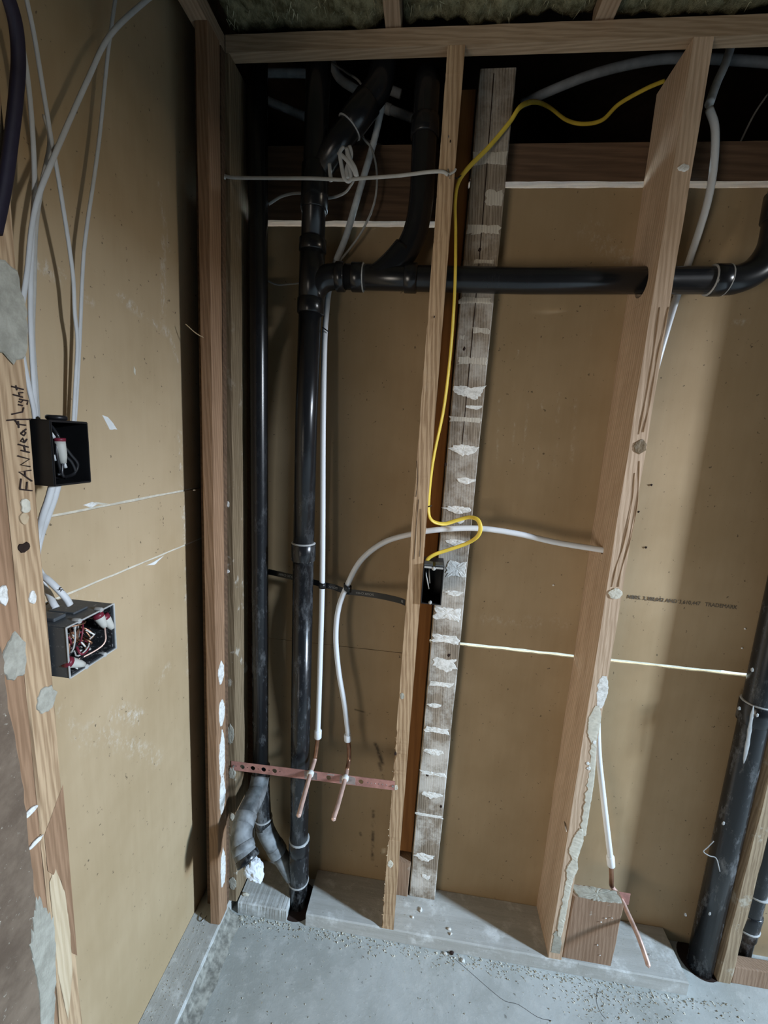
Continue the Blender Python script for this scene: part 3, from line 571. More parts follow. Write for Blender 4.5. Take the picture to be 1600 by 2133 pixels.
# left wall studs near the viewer
s6 = tag(obj('wall_stud', board(-.6265, -.538, -.581, -.541, .046, 2.3945, (0, -.006), seed=13, jit=.002), M_TAN), 'tan stud at the left with handwriting on it and two electrical boxes', 'stud')
s7 = tag(obj('wall_stud', board(-.6265, -.536, -.622, -.5835, .046, 2.3945, (0, -.006), seed=14, jit=.002), M_RED), 'brown stud at the left edge, nailed against the stud with handwriting', 'stud')
def on6(p, d=.0012): return Vector((-.538 + d, p[1], p[2]))
strokes = [[(-0.538,-0.552,1.452), (-0.538,-0.569,1.456)], [(-0.538,-0.569,1.456), (-0.538,-0.566,1.470)], [(-0.538,-0.560,1.454), (-0.538,-0.558,1.465)],
  [(-0.538,-0.551,1.465), (-0.538,-0.568,1.479), (-0.538,-0.551,1.480)], [(-0.538,-0.560,1.472), (-0.538,-0.560,1.480)],
  [(-0.538,-0.552,1.485), (-0.538,-0.565,1.488), (-0.538,-0.552,1.495), (-0.538,-0.568,1.500)],
  [(-0.538,-0.551,1.504), (-0.538,-0.563,1.507)], [(-0.538,-0.552,1.511), (-0.538,-0.566,1.515)], [(-0.538,-0.557,1.505), (-0.538,-0.558,1.514)],
  [(-0.538,-0.557,1.518), (-0.538,-0.559,1.523), (-0.538,-0.562,1.519), (-0.538,-0.557,1.517), (-0.538,-0.553,1.522)],
  [(-0.538,-0.561,1.529), (-0.538,-0.557,1.526), (-0.538,-0.554,1.530), (-0.538,-0.557,1.533), (-0.538,-0.561,1.529), (-0.538,-0.553,1.535)],
  [(-0.538,-0.553,1.540), (-0.538,-0.565,1.541)], [(-0.538,-0.563,1.536), (-0.538,-0.563,1.545)],
  [(-0.538,-0.578,1.545), (-0.538,-0.564,1.547), (-0.538,-0.546,1.548)], [(-0.538,-0.568,1.547), (-0.538,-0.563,1.540)],
  [(-0.538,-0.571,1.553), (-0.538,-0.556,1.557), (-0.538,-0.554,1.563)], [(-0.538,-0.555,1.565), (-0.538,-0.561,1.566)], [(-0.538,-0.566,1.566), (-0.538,-0.566,1.566)],
  [(-0.538,-0.560,1.570), (-0.538,-0.557,1.569), (-0.538,-0.554,1.572), (-0.538,-0.559,1.573), (-0.538,-0.547,1.572), (-0.538,-0.549,1.567)],
  [(-0.538,-0.554,1.576), (-0.538,-0.567,1.578)], [(-0.538,-0.558,1.578), (-0.538,-0.559,1.581), (-0.538,-0.553,1.582)], [(-0.538,-0.552,1.586), (-0.538,-0.568,1.588)], [(-0.538,-0.561,1.584), (-0.538,-0.562,1.590)]]
ink = B()
for s in strokes: tube([on6(p) for p in s], .0010, 6, .5, (1, 0, 0), ink)
obj('handwriting', ink, M_INK, s6)
for k, (p, wd, ht, m) in enumerate((((-0.538,-0.563,1.432), .014, .022, M_PLAC), ((-0.538,-0.567,1.416), .014, .016, M_SPLIN), ((-0.538,-0.571,1.376), .018, .016, M_HOLE), ((-0.538,-0.565,1.303), .012, .020, M_PLA), ((-0.538,-0.557,1.141), .034, .042, M_PLAG))):
    obj('plaster_smear', patch(on6(p, .0008), Y, Z, X, blob(wd, ht, 12, k + 80), .0025, k + 3, .6), m, s6)
zc_ = ((-0.538,-0.549,0.911))[2]
obj('old_varnish', patch((-.5376, -.5605, zc_), Y, Z, X, [(-.0185, .015), (.0185, .07), (.0185, -.27), (.009, -.25), (.004, -.10), (-.004, -.06), (-.0185, -.05)], .0007, 7, .03, .0002), M_RED, s6)
obj('pale_cut', patch((-.5374, -.5625, zc_ - .17), Y, Z, X, [(-.016, .10), (-.004, .11), (.008, .05), (.011, -.03), (.009, -.12), (-.006, -.20), (-.016, -.08)], .0008, 5, .12, .0003), M_PALE, s6)
def on7(p, d=.0012): return Vector((-.536 + d, p[1], p[2]))
for k, (p, wd, ht, m) in enumerate((((-0.536,-0.599,1.230), .036, .070, M_PLAG), ((-0.536,-0.606,1.322), .012, .03, M_PLA), ((-0.536,-0.570,1.676), .062, .125, M_PLAG), ((-0.536,-0.599,0.989), .020, .012, M_PLA), ((-0.536,-0.596,0.933), .026, .008, M_PLA))):
    obj('plaster_dab', patch(on7(p), Y, Z, X, blob(wd, ht, 14, k + 90), .003, k + 5, .4), m, s7)
# torn stained board on the near left
tn = B(); n = 60; edge = [((-0.524,-0.623,1.238)[1:]), ((-0.524,-0.623,1.191)[1:]), ((-0.524,-0.615,1.062)[1:]), ((-0.524,-0.615,0.952)[1:]), ((-0.524,-0.613,0.875)[1:]), ((-0.524,-0.613,0.743)[1:]), ((-0.524,-0.614,0.619)[1:]), ((-0.524,-0.621,0.357)[1:]), ((-0.524,-0.621,0.357)[1:])]
ol = [(-.70, 1.5), (-.66, 1.5)] + [(y + .003 * noise.noise((z * 60, 1, 1)), z) for y, z in [tuple(q) for q in cr([(a, b, 0) for a, b in edge[:-1]], 6) for q in [(q[0], q[1])]]]
ol.append((-.70, ol[-1][1]))
f1 = [tn.verts.new((-.524, y, z)) for y, z in ol]; f2 = [tn.verts.new((-.5355, y, z)) for y, z in ol]; m = len(ol)
tn.faces.new(f1); tn.faces.new(f2[::-1])
for k in range(m): tn.faces.new((f1[k], f1[(k + 1) % m], f2[(k + 1) % m], f2[k]))
tb = tag(obj('torn_wallboard', tn, M_STAIN), 'dark stained wallboard with a torn edge in the lower left corner', 'wallboard')
obj('torn_paper', patch((-.5238, -.600, .70), Y, Z, X, [(-.028, -.17), (-.012, -.20), (-.004, -.09), (.008, .0), (.010, .09), (-.012, .16), (-.028, .09), (-.022, .0)], .002, 9, .5), M_PLAG, tb)

# ================================================================ BLACK DRAIN PIPES
G_DR = None
LASTHUB = {}
def pipe(parent, pts, r, name='pipe', m=None, seg=24): return obj(name, tube(pts, r, seg), m or M_ABS, parent, True)
def hubp(parent, a, b, r, name='coupling', m=None):
    o = obj(name, hub(a, b, r), m or M_ABS, parent, True); LASTHUB[parent.name] = o; return o
def bead(parent, p, d, r, wd=.004):
    h = LASTHUB.get(parent.name, parent)
    return obj('cement_bead', ring(p, d, r, wd), M_GLUE, h, True)
# 1. slim pipe at the left with the double bend at its foot
d1 = tag(empty('drain_pipe', (-.46, .07, .30)), 'slim black vertical pipe at the left ending in a dusty forked fitting', 'pipe')
A, Bt = Vector((-.463, .07, .445)), Vector((-.4925, .07, 2.62))
pipe(d1, [A, along(A, Bt, .3), along(A, Bt, .6), Bt], .0245)
hubp(d1, (-.4625, .07, .438), (-.463, .07, .495), .0285, 'hub'); bead(d1, (-.4628, .07, .459), Z, .0288)
pipe(d1, cr([(-.462, .07, .45), (-.459, .07, .39), (-.455, .07, .33), (-.4535, .07, .30)], 4), .0262, 'fork_leg')
bead(d1, (-.4535, .07, .303), Z, .0285)
arm = cr([(-.461, .060, .462), (-0.458,0.035,0.440), (-0.457,0.008,0.437), (-0.459,-0.035,0.432), (-0.458,-0.070,0.418), (-0.452,-0.092,0.402), (-0.439,-0.108,0.386), (-0.424,-0.118,0.371)], 6)
pipe(d1, arm[:26], .0285, 'trap_arm', M_ABSD); pipe(d1, arm[22:], .0300, 'bend', M_ABSD)
hubp(d1, arm[19], arm[24], .0315, 'hub', M_ABSD)
hubp(d1, arm[33], arm[38], .0318, 'hub', M_ABSD)
e0, e1 = Vector(arm[-2]), Vector(arm[-1]); dd = (e1 - e0).normalized()
hubp(d1, e1 - dd * .006, e1 + dd * .012, .0325, 'end_hub', M_ABS)
hubp(d1, (-.4535, .07, .302), (-.4515, .07, .272), .029, 'hub')
lo = cr([(-.4515, .07, .285), (-.444, .07, .255), (-.428, .069, .225), (-.410, .068, .198)], 5)
pipe(d1, lo, .0285, 'bend', M_ABSD); hubp(d1, (-.414, .068, .204), (-.396, .067, .178), .030, 'hub', M_ABSD)
pipe(d1, [(-.400, .067, .183), (-.372, .065, .142), (-.345, .062, .105)], .0255, 'branch_pipe', M_ABSD)
# crumpled paper plug
pb = B(); bmesh.ops.create_icosphere(pb, subdivisions=4, radius=1.0)
pd = (Vector((-0.373,-0.150,0.349)) - e1).normalized(); pc = e1 + pd * .036; q = pd.to_track_quat('Z', 'Y'); 
for v in pb.verts:
    c = v.co.copy(); nz = noise.noise(c * 2.3) * .22 + abs(noise.noise(c * 4.7)) * .22
    taper = 1.0 - .28 * max(0, c.z)
    v.co = pc + q @ Vector((c.x * .0235 * taper * (1 + nz), c.y * .021 * taper * (1 + nz), c.z * .036 * (1 + nz * .4)))
tag(obj('paper_plug', pb, M_PAPER), 'crumpled white paper stuffed into the dusty bend above the floor', 'paper')
# 2. main stack
d2 = tag(empty('drain_stack', (-.325, .06, 0)), 'thick black vertical drain stack going through the floor beside the copper strap', 'pipe')
P0, P1, P2, P3 = Vector((-.3245, .062, -.05)), Vector((-.339, .06, 1.20)), Vector((-.3415, .06, 1.60)), Vector((-.336, .064, 2.70))
pipe(d2, [P0, along(P0, P1, .5), P1], .0295); pipe(d2, [P1, P2, (-.3385, .06, 1.90)], .0295)
hubp(d2, (-.3388, .06, 1.195), (-.3393, .06, 1.245), .0345); bead(d2, (-.3393, .06, 1.246), Z, .0325, .005); bead(d2, (-.3388, .06, 1.197), Z, .032, .004)
hubp(d2, (-.3265, .062, .205), (-.327, .062, .252), .0335); bead(d2, (-.327, .062, .253), Z, .0315, .008)
hubp(d2, (-.3255, .062, .085), (-.3265, .062, .21), .0325, 'fork_body'); bead(d2, (-.3255, .062, .092), Z, .0325, .008)
# tee to the horizontal pipe
hubp(d2, (-.338, .06, 1.858), (-.338, .06, 1.895), .0345, 'tee_hub'); hubp(d2, (-.337, .06, 2.005), (-.337, .06, 2.035), .0345, 'tee_hub')
pipe(d2, [(-.338, .06, 1.87), (-.337, .06, 2.03)], .032, 'tee_body')
pipe(d2, cr([(-.336, .062, 1.88), (-.330, .063, 1.915), (-.312, .064, 1.941), (-.285, .066, 1.951), (-.262, .067, 1.952)], 6), [.029 + .002 * min(1, i / 12) for i in range(25)], 'tee_sweep')
hubp(d2, (-.275, .067, 1.952), (-.252, .067, 1.952), .035, 'tee_hub')
pipe(d2, [(-.337, .06, 2.02), (-.336, .061, 2.20), P3], .0295)
# rising branch of the upper fork
hubp(d2, (-.336, .06, 2.10), (-.3355, .06, 2.20), .0335, 'fork_body')
W0, W1 = Vector((-.332, .061, 2.185)), Vector((-0.209,0.068,2.347))
pipe(d2, [W0, W1], .030, 'fork_branch'); hubp(d2, along(W0, W1, .62), along(W0, W1, .98), .0345, 'hub'); bead(d2, along(W0, W1, .62), W1 - W0, .032, .003)
pipe(d2, cr([along(W0, W1, .9), W1, (-0.191,0.068,2.371), (-0.183,0.069,2.406), (-0.182,0.070,2.438), (-0.182,0.074,2.491)], 5), .031, 'upper_bend')
# 3. horizontal line through the studs
d3 = tag(empty('vent_line', (.2, HY, HZ - .03)), 'long black horizontal pipe crossing behind the middle stud and ending in an elbow', 'pipe')
pipe(d3, [(-.262, .067, 1.952), (-.1, .069, 1.9525), (.2, .07, 1.953), (.655, .07, 1.964)], .0298)
hubp(d3, (-.235, .067, 1.952), (-.205, .068, 1.952), .0345); bead(d3, (-.205, .068, 1.952), X, .0322)
pipe(d3, cr([(-.20, .068, 1.953), (-.17, .069, 1.956), (-.135, .07, 1.985), (-.105, .072, 2.02)], 5), .030, 'sweep_heel')
hubp(d3, (-.10, .069, 1.953), (-.068, .069, 1.953), .0345)
pipe(d3, cr([(-.150, .072, 1.968), (-.112, .073, 2.000), (-.082, .075, 2.06), (-.072, .078, 2.14), (-.074, .08, 2.25), (-.076, .08, 2.40)], 6), .030, 'sweep_riser')
hubp(d3, (-.074, .08, 2.27), (-.075, .08, 2.31), .0345, 'riser_hub')
hubp(d3, (.618, .07, 1.963), (.650, .07, 1.964), .0345); bead(d3, (.618, .07, 1.963), X, .0322, .003)
bead(d3, (.651, .07, 1.964), X, .0325, .003)
pipe(d3, cr([(.640, .07, 1.964), (.675, .07, 1.966), (.715, .072, 1.988), (.742, .075, 2.035), (.748, .08, 2.085), (.748, .082, 2.12)], 6), .0315, 'elbow', M_ABSB)
hubp(d3, (.748, .081, 2.095), (.748, .083, 2.155), .0355, 'elbow_hub')
pipe(d3, [(.748, .082, 2.12), (.752, .09, 2.62)], .0298, 'riser')
# 4. far right stack
d4 = tag(empty('drain_stack', (.94, .08, 0)), 'tall black drain pipe at the right edge, streaked with white smears', 'pipe')
Q0, Q1 = Vector((.952, .082, -.05)), Vector((.929, .082, 1.72))
pipe(d4, [Q0, along(Q0, Q1, .33), along(Q0, Q1, .66), Q1, (.925, .084, 2.65)], .0335)
hubp(d4, (.9385, .082, .845), (.9372, .082, .905), .0375); bead(d4, (.9373, .082, .906), Z, .0345, .005)
obj('plaster_smear', tube(cr([(0.904,0.048,0.913), (0.907,0.048,0.856), (0.911,0.048,0.799), (0.913,0.048,0.740)], 4), [.001, .003, .005, .004, .0045, .006, .005, .005, .006, .0055, .005, .004, .001], 8, .3), M_GLUE, d4)
obj('plaster_smear', tube(cr([(0.882,0.046,0.486), (0.870,0.046,0.463), (0.862,0.046,0.447), (0.880,0.046,0.436), (0.899,0.046,0.431), (0.916,0.046,0.390)], 4), .0016, 6, .5), M_GLUE, d4)
for p in ((0.855,0.050,0.220), (0.879,0.046,1.015), (0.916,0.046,0.888), (0.869,0.046,0.902), (0.896,0.046,0.548), (0.917,0.048,0.240)): obj('plaster_fleck', rock(p, .005, p[2] * 77, (.8, .5, 1.3)), M_GLUE, d4)
# 5. pipe behind the far right stud
d5 = tag(empty('drain_pipe', (1.09, .11, 0)), 'short black pipe with two white cement rings in the lower right corner', 'pipe')
pipe(d5, [(1.085, .122, .0005), (1.086, .122, .10), (1.095, .120, 2.6)], .03); hubp(d5, (1.086, .122, .10), (1.088, .122, .19), .033, 'coupling'); bead(d5, (1.086, .122, .135), Z, .0345, .006); bead(d5, (1.09, .121, .26), Z, .032, .006)

# ================================================================ WATER LINES
def line(name, pts, r, m, label, cat, n=8, seg=12, flat=1.0, hint=(0, -1, 0), group=None):
    return tag(obj(name, tube(cr(pts, n), r, seg, flat, hint), m, None, True), label, cat, group)
px1 = line('water_tube', [(-0.288,0.110,2.004), (-0.303,0.108,1.938), (-0.306,0.100,1.876), (-0.305,0.085,1.787), (-0.298,0.075,1.560), (-0.288,0.070,1.292), (-0.283,0.068,1.125), (-0.280,0.064,0.928), (-0.278,0.061,0.724), (-0.278,0.060,0.653)], .0079, M_PEX, 'straight white water tube hanging right of the thick black stack', 'tube')
px2 = line('water_tube', [(-0.183,0.060,0.657), (-0.198,0.060,0.752), (-0.221,0.062,0.859), (-0.235,0.065,0.963), (-0.232,0.068,1.053), (-0.211,0.070,1.125), (-0.174,0.072,1.206), (-0.111,0.072,1.265), (-0.032,0.066,1.298), (0.046,0.066,1.317), (0.149,0.072,1.327), (0.253,0.075,1.320), (0.356,0.075,1.305), (0.462,0.060,1.299), (.476, .059, 1.298), (.5005, .06, 1.296)], .0079, M_PEX, 'white water tube arching from the copper strap over to the holed stud', 'tube')
px3 = line('water_tube', [(0.572,0.110,2.341), (0.590,0.105,2.295), (0.601,0.105,2.217), (0.600,0.105,2.137), (0.590,0.115,2.036), (0.579,0.125,1.950), (0.563,0.120,1.849), (0.547,0.120,1.695), (0.524,0.120,1.376), (0.524,0.120,1.069), (0.539,0.110,0.851), (0.553,0.085,0.699), (0.575,0.065,0.577), (0.606,0.058,0.442), (0.624,0.056,0.367)], .0082, M_PEX, 'white water tube dropping behind the holed stud to the lower right copper stub', 'tube')
def crimp(t, a, b): obj('crimp_ring', hub(a, b, .0112, 16, .0012), M_PEXR, t, True)
crimp(px1, (-0.277,0.060,0.658), (-0.277,0.060,0.631)); crimp(px2, (-0.185,0.060,0.657), (-0.183,0.060,0.635)); crimp(px3, (0.622,0.056,0.375), (0.629,0.056,0.342))
obj('tie', tube([(-0.310,0.080,1.832), (-0.298,0.076,1.824), (-0.291,0.080,1.820)], .0016, 6), M_BLKW, px1)
def stub(pts, label, dk=3):
    c = cr(pts, 6); r = [.0064] * len(c); r[-1] = .0014; r[-2] = .0026; r[-3] = .0042; r[-4] = .0056
    o = tag(obj('copper_stub', tube(c, r, 12), M_COP, None, True), label, 'pipe')
    cut = c[:dk * 6 + 1]
    obj('tarnished_length', tube(cut, .00655, 12), M_COPD, o, True)
    return o
cs1 = stub([(-0.277,0.060,0.633), (-0.279,0.058,0.607), (-0.280,0.045,0.571), (-.2795, .018, .566), (-.279, -.004, .5645), (-.2745, -.09, .560), (-.2725, -.125, .5575), (-.2722, -.136, .556), (-.272, -.143, .555)], 'pinkish copper stub poking out of the strap, left of the pair', 2)
cs2 = stub([(-0.183,0.060,0.637), (-0.178,0.059,0.609), (-0.175,0.050,0.575), (-.1745, .02, .568), (-.174, -.004, .566), (-.176, -.09, .561), (-.1785, -.12, .5575), (-.179, -.131, .556), (-.179, -.138, .555)], 'pinkish copper stub poking out of the strap, right of the pair', 3)
cs3 = stub([(0.628,0.056,0.347), (0.639,0.060,0.296), (.646, .064, .262), (.664, .062, .242), (.673, .045, .235), (.676, .025, .232), (.686, -.03, .217), (.6945, -.065, .193), (.6955, -.073, .188), (.696, -.079, .184)], 'copper stub slanting out beside the brown block at the lower right', 2)
obj('solder_drip', rock((0.698,-0.066,0.211), .0022, 3, (2.2, 1, .8)), M_NAIL, cs3)
for o, c in ((cs1, (-.279, -.006, .5645)), (cs2, (-.174, -.006, .566))):
    obj('solder_collar', hub(Vector(c) + Vector((0, .006, 0)), Vector(c) + Vector((0, -.008, -.0005)), .0098, 14, .0025), M_PLA, o, True)
# copper strap with punched holes : two rails, with web between, real openings
def strap():
    x0, x1 = -.527, -.0285; n = 240; zc = lambda x: .5475 + (x - x0) / (x1 - x0) * .0115; hw = .0152; yy = -.0015
    hx = [-.492, -.459, -.425, -.391, -.279, -.174, -.225, -.128]; hr = .0074
    bm = B(); rows = []
    import bisect
    xs = sorted(set([x0 + (x1 - x0) * i / 60 for i in range(61)] + [h + hr * math.cos(math.pi * k / 8) for h in hx for k in range(9)]))
    for x in xs:
        g = 0.0
        for h in hx:
            if abs(x - h) < hr: g = max(g, math.sqrt(max(0, hr * hr - (x - h) ** 2)))
        rows.append((x, g))
    for sgn in (1, -1):
        pr = None
        for x, g in rows:
            z = zc(x); a = [(x, yy, z + sgn * hw), (x, yy, z + sgn * g), (x, yy + .0014, z + sgn * g), (x, yy + .0014, z + sgn * hw)]
            q = [bm.verts.new(p) for p in a]
            if pr:
                for k in range(4): bm.faces.new((pr[k], q[k], q[(k + 1) % 4], pr[(k + 1) % 4]))
            pr = q
    return bm, zc
sb, zc = strap(); bmesh.ops.remove_doubles(sb, verts=sb.verts[:], dist=1e-5)
stp = tag(obj('copper_strap', sb, M_STRAP), 'pink copper strap with round holes, nailed across from the left studs to the middle stud', 'strap')
for x, wd in ((-.279, .040), (-.174, .048), (-.226, .050)):
    obj('scorch_mark', patch((x + (.006 if wd > .045 else 0), -.0016, zc(x)), X, Z, -Y, [(-wd / 2, -.013), (-.008, -.0146), (wd / 2, -.012), (wd / 2, .012), (.01, .0146), (-wd / 2, .013)] if x != -.226 else [(-.012, .009), (-.008, .014), (.012, .014), (.012, .009), (0, .0085)], .0004, int(x * 100), .4, .0001), M_BURN, stp)
for x in (-.512, -.4755, -.442, -.408, -.374): obj('pilot_hole', rock((x, -.0016, zc(x)), .0016, 2, (1, .3, 1)), M_HOLE, stp)
for k in range(6): obj('serration', rock((-.108 + .011 * k, -.0016, zc(-.108 + .011 * k)), .0021, k, (1, .4, 1)), M_BURN, stp)
for x in (-.519, -.034): obj('nail', hub((x, -.0015, zc(x)), (x, -.005, zc(x)), .0035, 12, .001), M_NAIL, stp, True)
# black printed hanger strap behind the pipes
def ribbon(pts, hw, th, up=Z):
    P = cr(pts, 8); bm = B(); pr = None
    for i, p in enumerate(P):
        t = (P[min(i + 1, len(P) - 1)] - P[max(i - 1, 0)]).normalized(); nn = t.cross(up).normalized(); uu = nn.cross(t).normalized()
        q = [bm.verts.new(p + uu * a * hw + nn * b * th) for a, b in ((1, 1), (-1, 1), (-1, -1), (1, -1))]
        if pr:
            for k in range(4): bm.faces.new((pr[k], pr[(k + 1) % 4], q[(k + 1) % 4], q[k]))
        else: bm.faces.new(q[::-1])
        pr = q
    bm.faces.new(pr); return bm
RS = [(-.51, .108, 1.141), (-.478, .107, 1.136), (-.43, .106, 1.1305), (-.36, .104, 1.122), (-.30, .098, 1.1155), (-.285, .094, 1.114), (-.255, .092, 1.1115), (-.235, .094, 1.105), (-.216, .095, 1.100), (-.195, .095, 1.100), (-.12, .08, 1.103), (-.06, .055, 1.106), (-.038, .040, 1.106)]
hs = tag(obj('hanger_strap', ribbon(RS, .0085, .0008), M_BSTR), 'black plastic strap with white lettering stretched behind the pipes', 'strap')
def ontape(o, word, size, u, sx=1.0):
    return text(word, size, M_WPRINT, Vector(o) + Vector((0, -.0016, 0)), u, Vector(u).cross(Y).normalized(), hs, 'printed_lettering', sx, .0002)
def rot_text(word, right, left, size):     # upside-down word reading from right to left
    a, b = Vector(right), Vector(left); u = (b - a).normalized(); v = u.cross(Vector((0, -1, 0))).normalized()
    return text(word, size, M_WPRINT, a, u, -v, hs, 'printed_lettering', 1.0, .0002)
rot_text('SIOUX CHIEF', (-.132, .0805, 1.1075), (-.200, .0925, 1.1045), .0095)
rot_text('SIOUX', (-.241, .0905, 1.112), (-.275, .0905, 1.116), .0095)
rot_text('SIOUX CHIEF', (-.372, .102, 1.1285), (-.455, .1035, 1.138), .0095)
rot_text('SI', (-.044, .0425, 1.1105), (-.06, .0525, 1.1105), .0095)
# clips that hold the two white tubes to the strap
for p, q in (((-.2785, .0575, 1.1125), (-.268, .058, 1.112)),):
    pass
def loop_strap(c, r, tilt, parent):
    bm = B(); pr = None; c = Vector(c); first = None
    for k in range(17):
        a = 2 * math.pi * k / 16; d = Vector((math.cos(a), math.sin(a), 0)); q = [bm.verts.new(c + d * rr + Vector((0, 0, z + tilt * d.x))) for rr, z in ((r, .0085), (r, -.0085), (r + .0014, -.0085), (r + .0014, .0085))]
        if pr:
            for j in range(4): bm.faces.new((pr[j], pr[(j + 1) % 4], q[(j + 1) % 4], q[j]))
        pr = q
    return obj('strap_loop', bm, M_BSTR, parent, True)
loop_strap((-0.283,0.068,1.123), .0092, -.001, hs); loop_strap((-0.208,0.070,1.122), .0105, -.004, hs)

# grey tubes up in the dark
gt = lambda pts, lab, r=.0085, m=None, cat='tube': line('water_tube', pts, r, m or M_PEXG, lab, cat)
gt([(-0.187,0.120,2.372), (-0.205,0.118,2.282), (-0.235,0.115,2.172), (-0.263,0.112,2.069), (-0.288,0.110,2.005)], 'grey tube slanting up into the dark behind the tied white wire bundle')
gt([(-0.577,0.300,2.581), (-0.497,0.300,2.579), (-0.426,0.300,2.576)], 'grey horizontal tube in the dark between the two black stacks, upper of two', .011)
gt([(-0.576,0.300,2.517), (-0.517,0.300,2.495), (-0.437,0.300,2.465)], 'grey sloping tube in the dark between the two black stacks, lower of two', .011)
gt([(-0.313,0.300,2.414), (-0.219,0.300,2.383), (-0.118,0.300,2.347)], 'pale grey tube sloping down in the dark just above the white tie cord', .0115)
e_ = gt([(-0.218,0.300,2.490), (-0.168,0.300,2.473), (-0.112,0.300,2.454)], 'pale grey tube with a collar, right of the black upper bend', .0115)
obj('collar', hub((-0.206,0.300,2.486), (-0.189,0.300,2.480), .0135, 16), M_PEXG, e_, True)
gt([(-0.219,0.360,2.579), (-0.172,0.360,2.562)], 'short grey tube end high in the dark, right of the black upper bend', .012)
gt([(-0.349,0.220,2.546), (-0.327,0.220,2.506), (-0.289,0.230,2.488), (-0.259,0.250,2.487)], 'grey bent tube high in the dark, right of the thick stack top', .011)
gt([(-0.059,0.250,2.303), (-0.026,0.250,2.309)], 'short pale tube end peeping out left of the middle stud', .010)
gt([(0.167,0.260,2.460), (0.243,0.250,2.485), (0.356,0.240,2.516), (0.493,0.240,2.540), (0.618,0.240,2.538), (0.754,0.240,2.527), (0.865,0.240,2.516)], 'shaded grey tube crossing the top right bays in the dark', .011, M_PEXDK)
gt([(0.644,0.200,2.558), (0.621,0.170,2.477), (0.593,0.140,2.411), (0.573,0.115,2.354)], 'grey tube slanting up behind the holed stud top', .0095)

# ================================================================ CABLES
def cable(pts, m, label, w_=.0040, flat=.5, hint=(0, -1, 0), n=8, group=None): return line('electrical_cable', pts, w_, m, label, 'cable', n, 10, flat, hint, group)
# yellow
yc = cable([(0.550,0.320,2.551), (0.504,0.320,2.533), (0.443,0.330,2.505), (0.404,0.330,2.467), (0.354,0.330,2.458), (0.304,0.320,2.462), (0.247,0.280,2.466), (0.195,0.200,2.424), (0.149,0.110,2.353), (0.125,0.098,2.312), (0.082,0.085,2.254), (0.035,0.055,2.191), (0.015,0.030,2.147), (0.011,0.022,2.103), (0.017,0.026,2.044), (0.024,0.024,1.960), (0.028,0.024,1.874), (0.029,0.026,1.764), (0.024,0.028,1.637), (0.010,0.020,1.528), (0.005,0.016,1.454), (0.006,0.016,1.379), (0.017,0.012,1.350), (0.049,0.030,1.340), (0.087,0.045,1.351), (0.115,0.045,1.360), (0.136,0.035,1.357), (0.145,0.030,1.336), (0.139,0.035,1.311), (0.113,0.050,1.286), (0.063,0.050,1.263), (0.032,0.045,1.250), (0.014,0.040,1.235), (0.015,0.040,1.216)], M_YEL, 'yellow cable snaking down the middle stud into the small black box', .0056)
obj('staple', tube([(0.001,0.020,2.153), (0.010,0.018,2.148), (0.019,0.030,2.161)], .0016, 6), M_BLKW, yc)
obj('staple', tube([(0.003,0.014,1.384), (0.009,0.008,1.387), (0.013,0.018,1.388)], .0014, 6), M_BLKW, yc)
# white cables on the left
XC = -.575
cable([(-0.590,-0.466,2.070), (-0.590,-0.458,2.016), (-0.588,-0.458,1.952), (-0.585,-0.464,1.877), (-0.580,-0.477,1.816), (-0.578,-0.487,1.756), (-0.575,-0.496,1.697), (-0.572,-0.502,1.637), (-0.570,-0.505,1.584), (-0.565,-0.510,1.547)], M_WHT, 'white cable at the left edge entering the black switch box, left of the crossing ones', .0039, .55, (1, 0, 0))
cable([(-0.585,-0.457,2.120), (-0.585,-0.455,2.101), (-0.585,-0.447,2.064), (-0.582,-0.436,1.961), (-0.582,-0.425,1.892), (-0.590,-0.403,1.787), (-0.595,-0.398,1.723), (-0.598,-0.393,1.677), (-0.602,-0.398,1.610), (-0.605,-0.405,1.539), (-0.605,-0.414,1.482)], M_WHT, 'white cable crossing diagonally to pass behind the right side of the black switch box', .0038, .55, (1, 0, 0))
cable([(-0.600,-0.258,2.301), (-0.600,-0.266,2.266), (-0.600,-0.289,2.171), (-0.600,-0.321,2.013), (-0.600,-0.358,1.864), (-0.603,-0.367,1.801), (-0.607,-0.377,1.692), (-0.609,-0.390,1.587), (-0.611,-0.396,1.539), (-0.612,-0.403,1.481)], M_WHT, 'thin white cable hanging furthest from the stud, in front of the brown wall', .0036, .55, (1, 0, 0))
cable([(-0.575,-0.152,2.388), (-0.575,-0.217,2.308), (-0.575,-0.313,2.177), (-0.575,-0.366,2.076), (-0.575,-0.436,1.931), (-0.572,-0.472,1.857), (-0.570,-0.489,1.807), (-0.568,-0.502,1.751), (-0.568,-0.512,1.710), (-0.570,-0.517,1.685), (-0.570,-0.519,1.650), (-0.568,-0.516,1.603), (-0.565,-0.513,1.564), (-0.562,-0.515,1.545)], M_WHT, 'white cable sweeping down from the top centre left across two others', .0039, .55, (1, 0, 0))
cable([(-0.600,-0.424,1.987), (-0.600,-0.418,1.954), (-0.600,-0.440,1.878), (-0.598,-0.455,1.819), (-0.595,-0.468,1.737), (-0.590,-0.481,1.668), (-0.580,-0.492,1.599), (-0.575,-0.498,1.547)], M_WHTD, 'greyish cable tucked behind the white ones above the black switch box', .0039, .55, (1, 0, 0))
cable([(-0.562,-0.495,1.454), (-0.566,-0.500,1.431), (-0.575,-0.502,1.407), (-0.590,-0.498,1.376), (-0.595,-0.504,1.339), (-0.590,-0.500,1.312), (-0.575,-0.503,1.304), (-0.562,-0.501,1.290), (-0.555,-0.494,1.272), (-0.552,-0.491,1.260)], M_WHT, 'white cable looping from the black box behind the stud to the grey box', .0056, .8, (1, 0, 0))
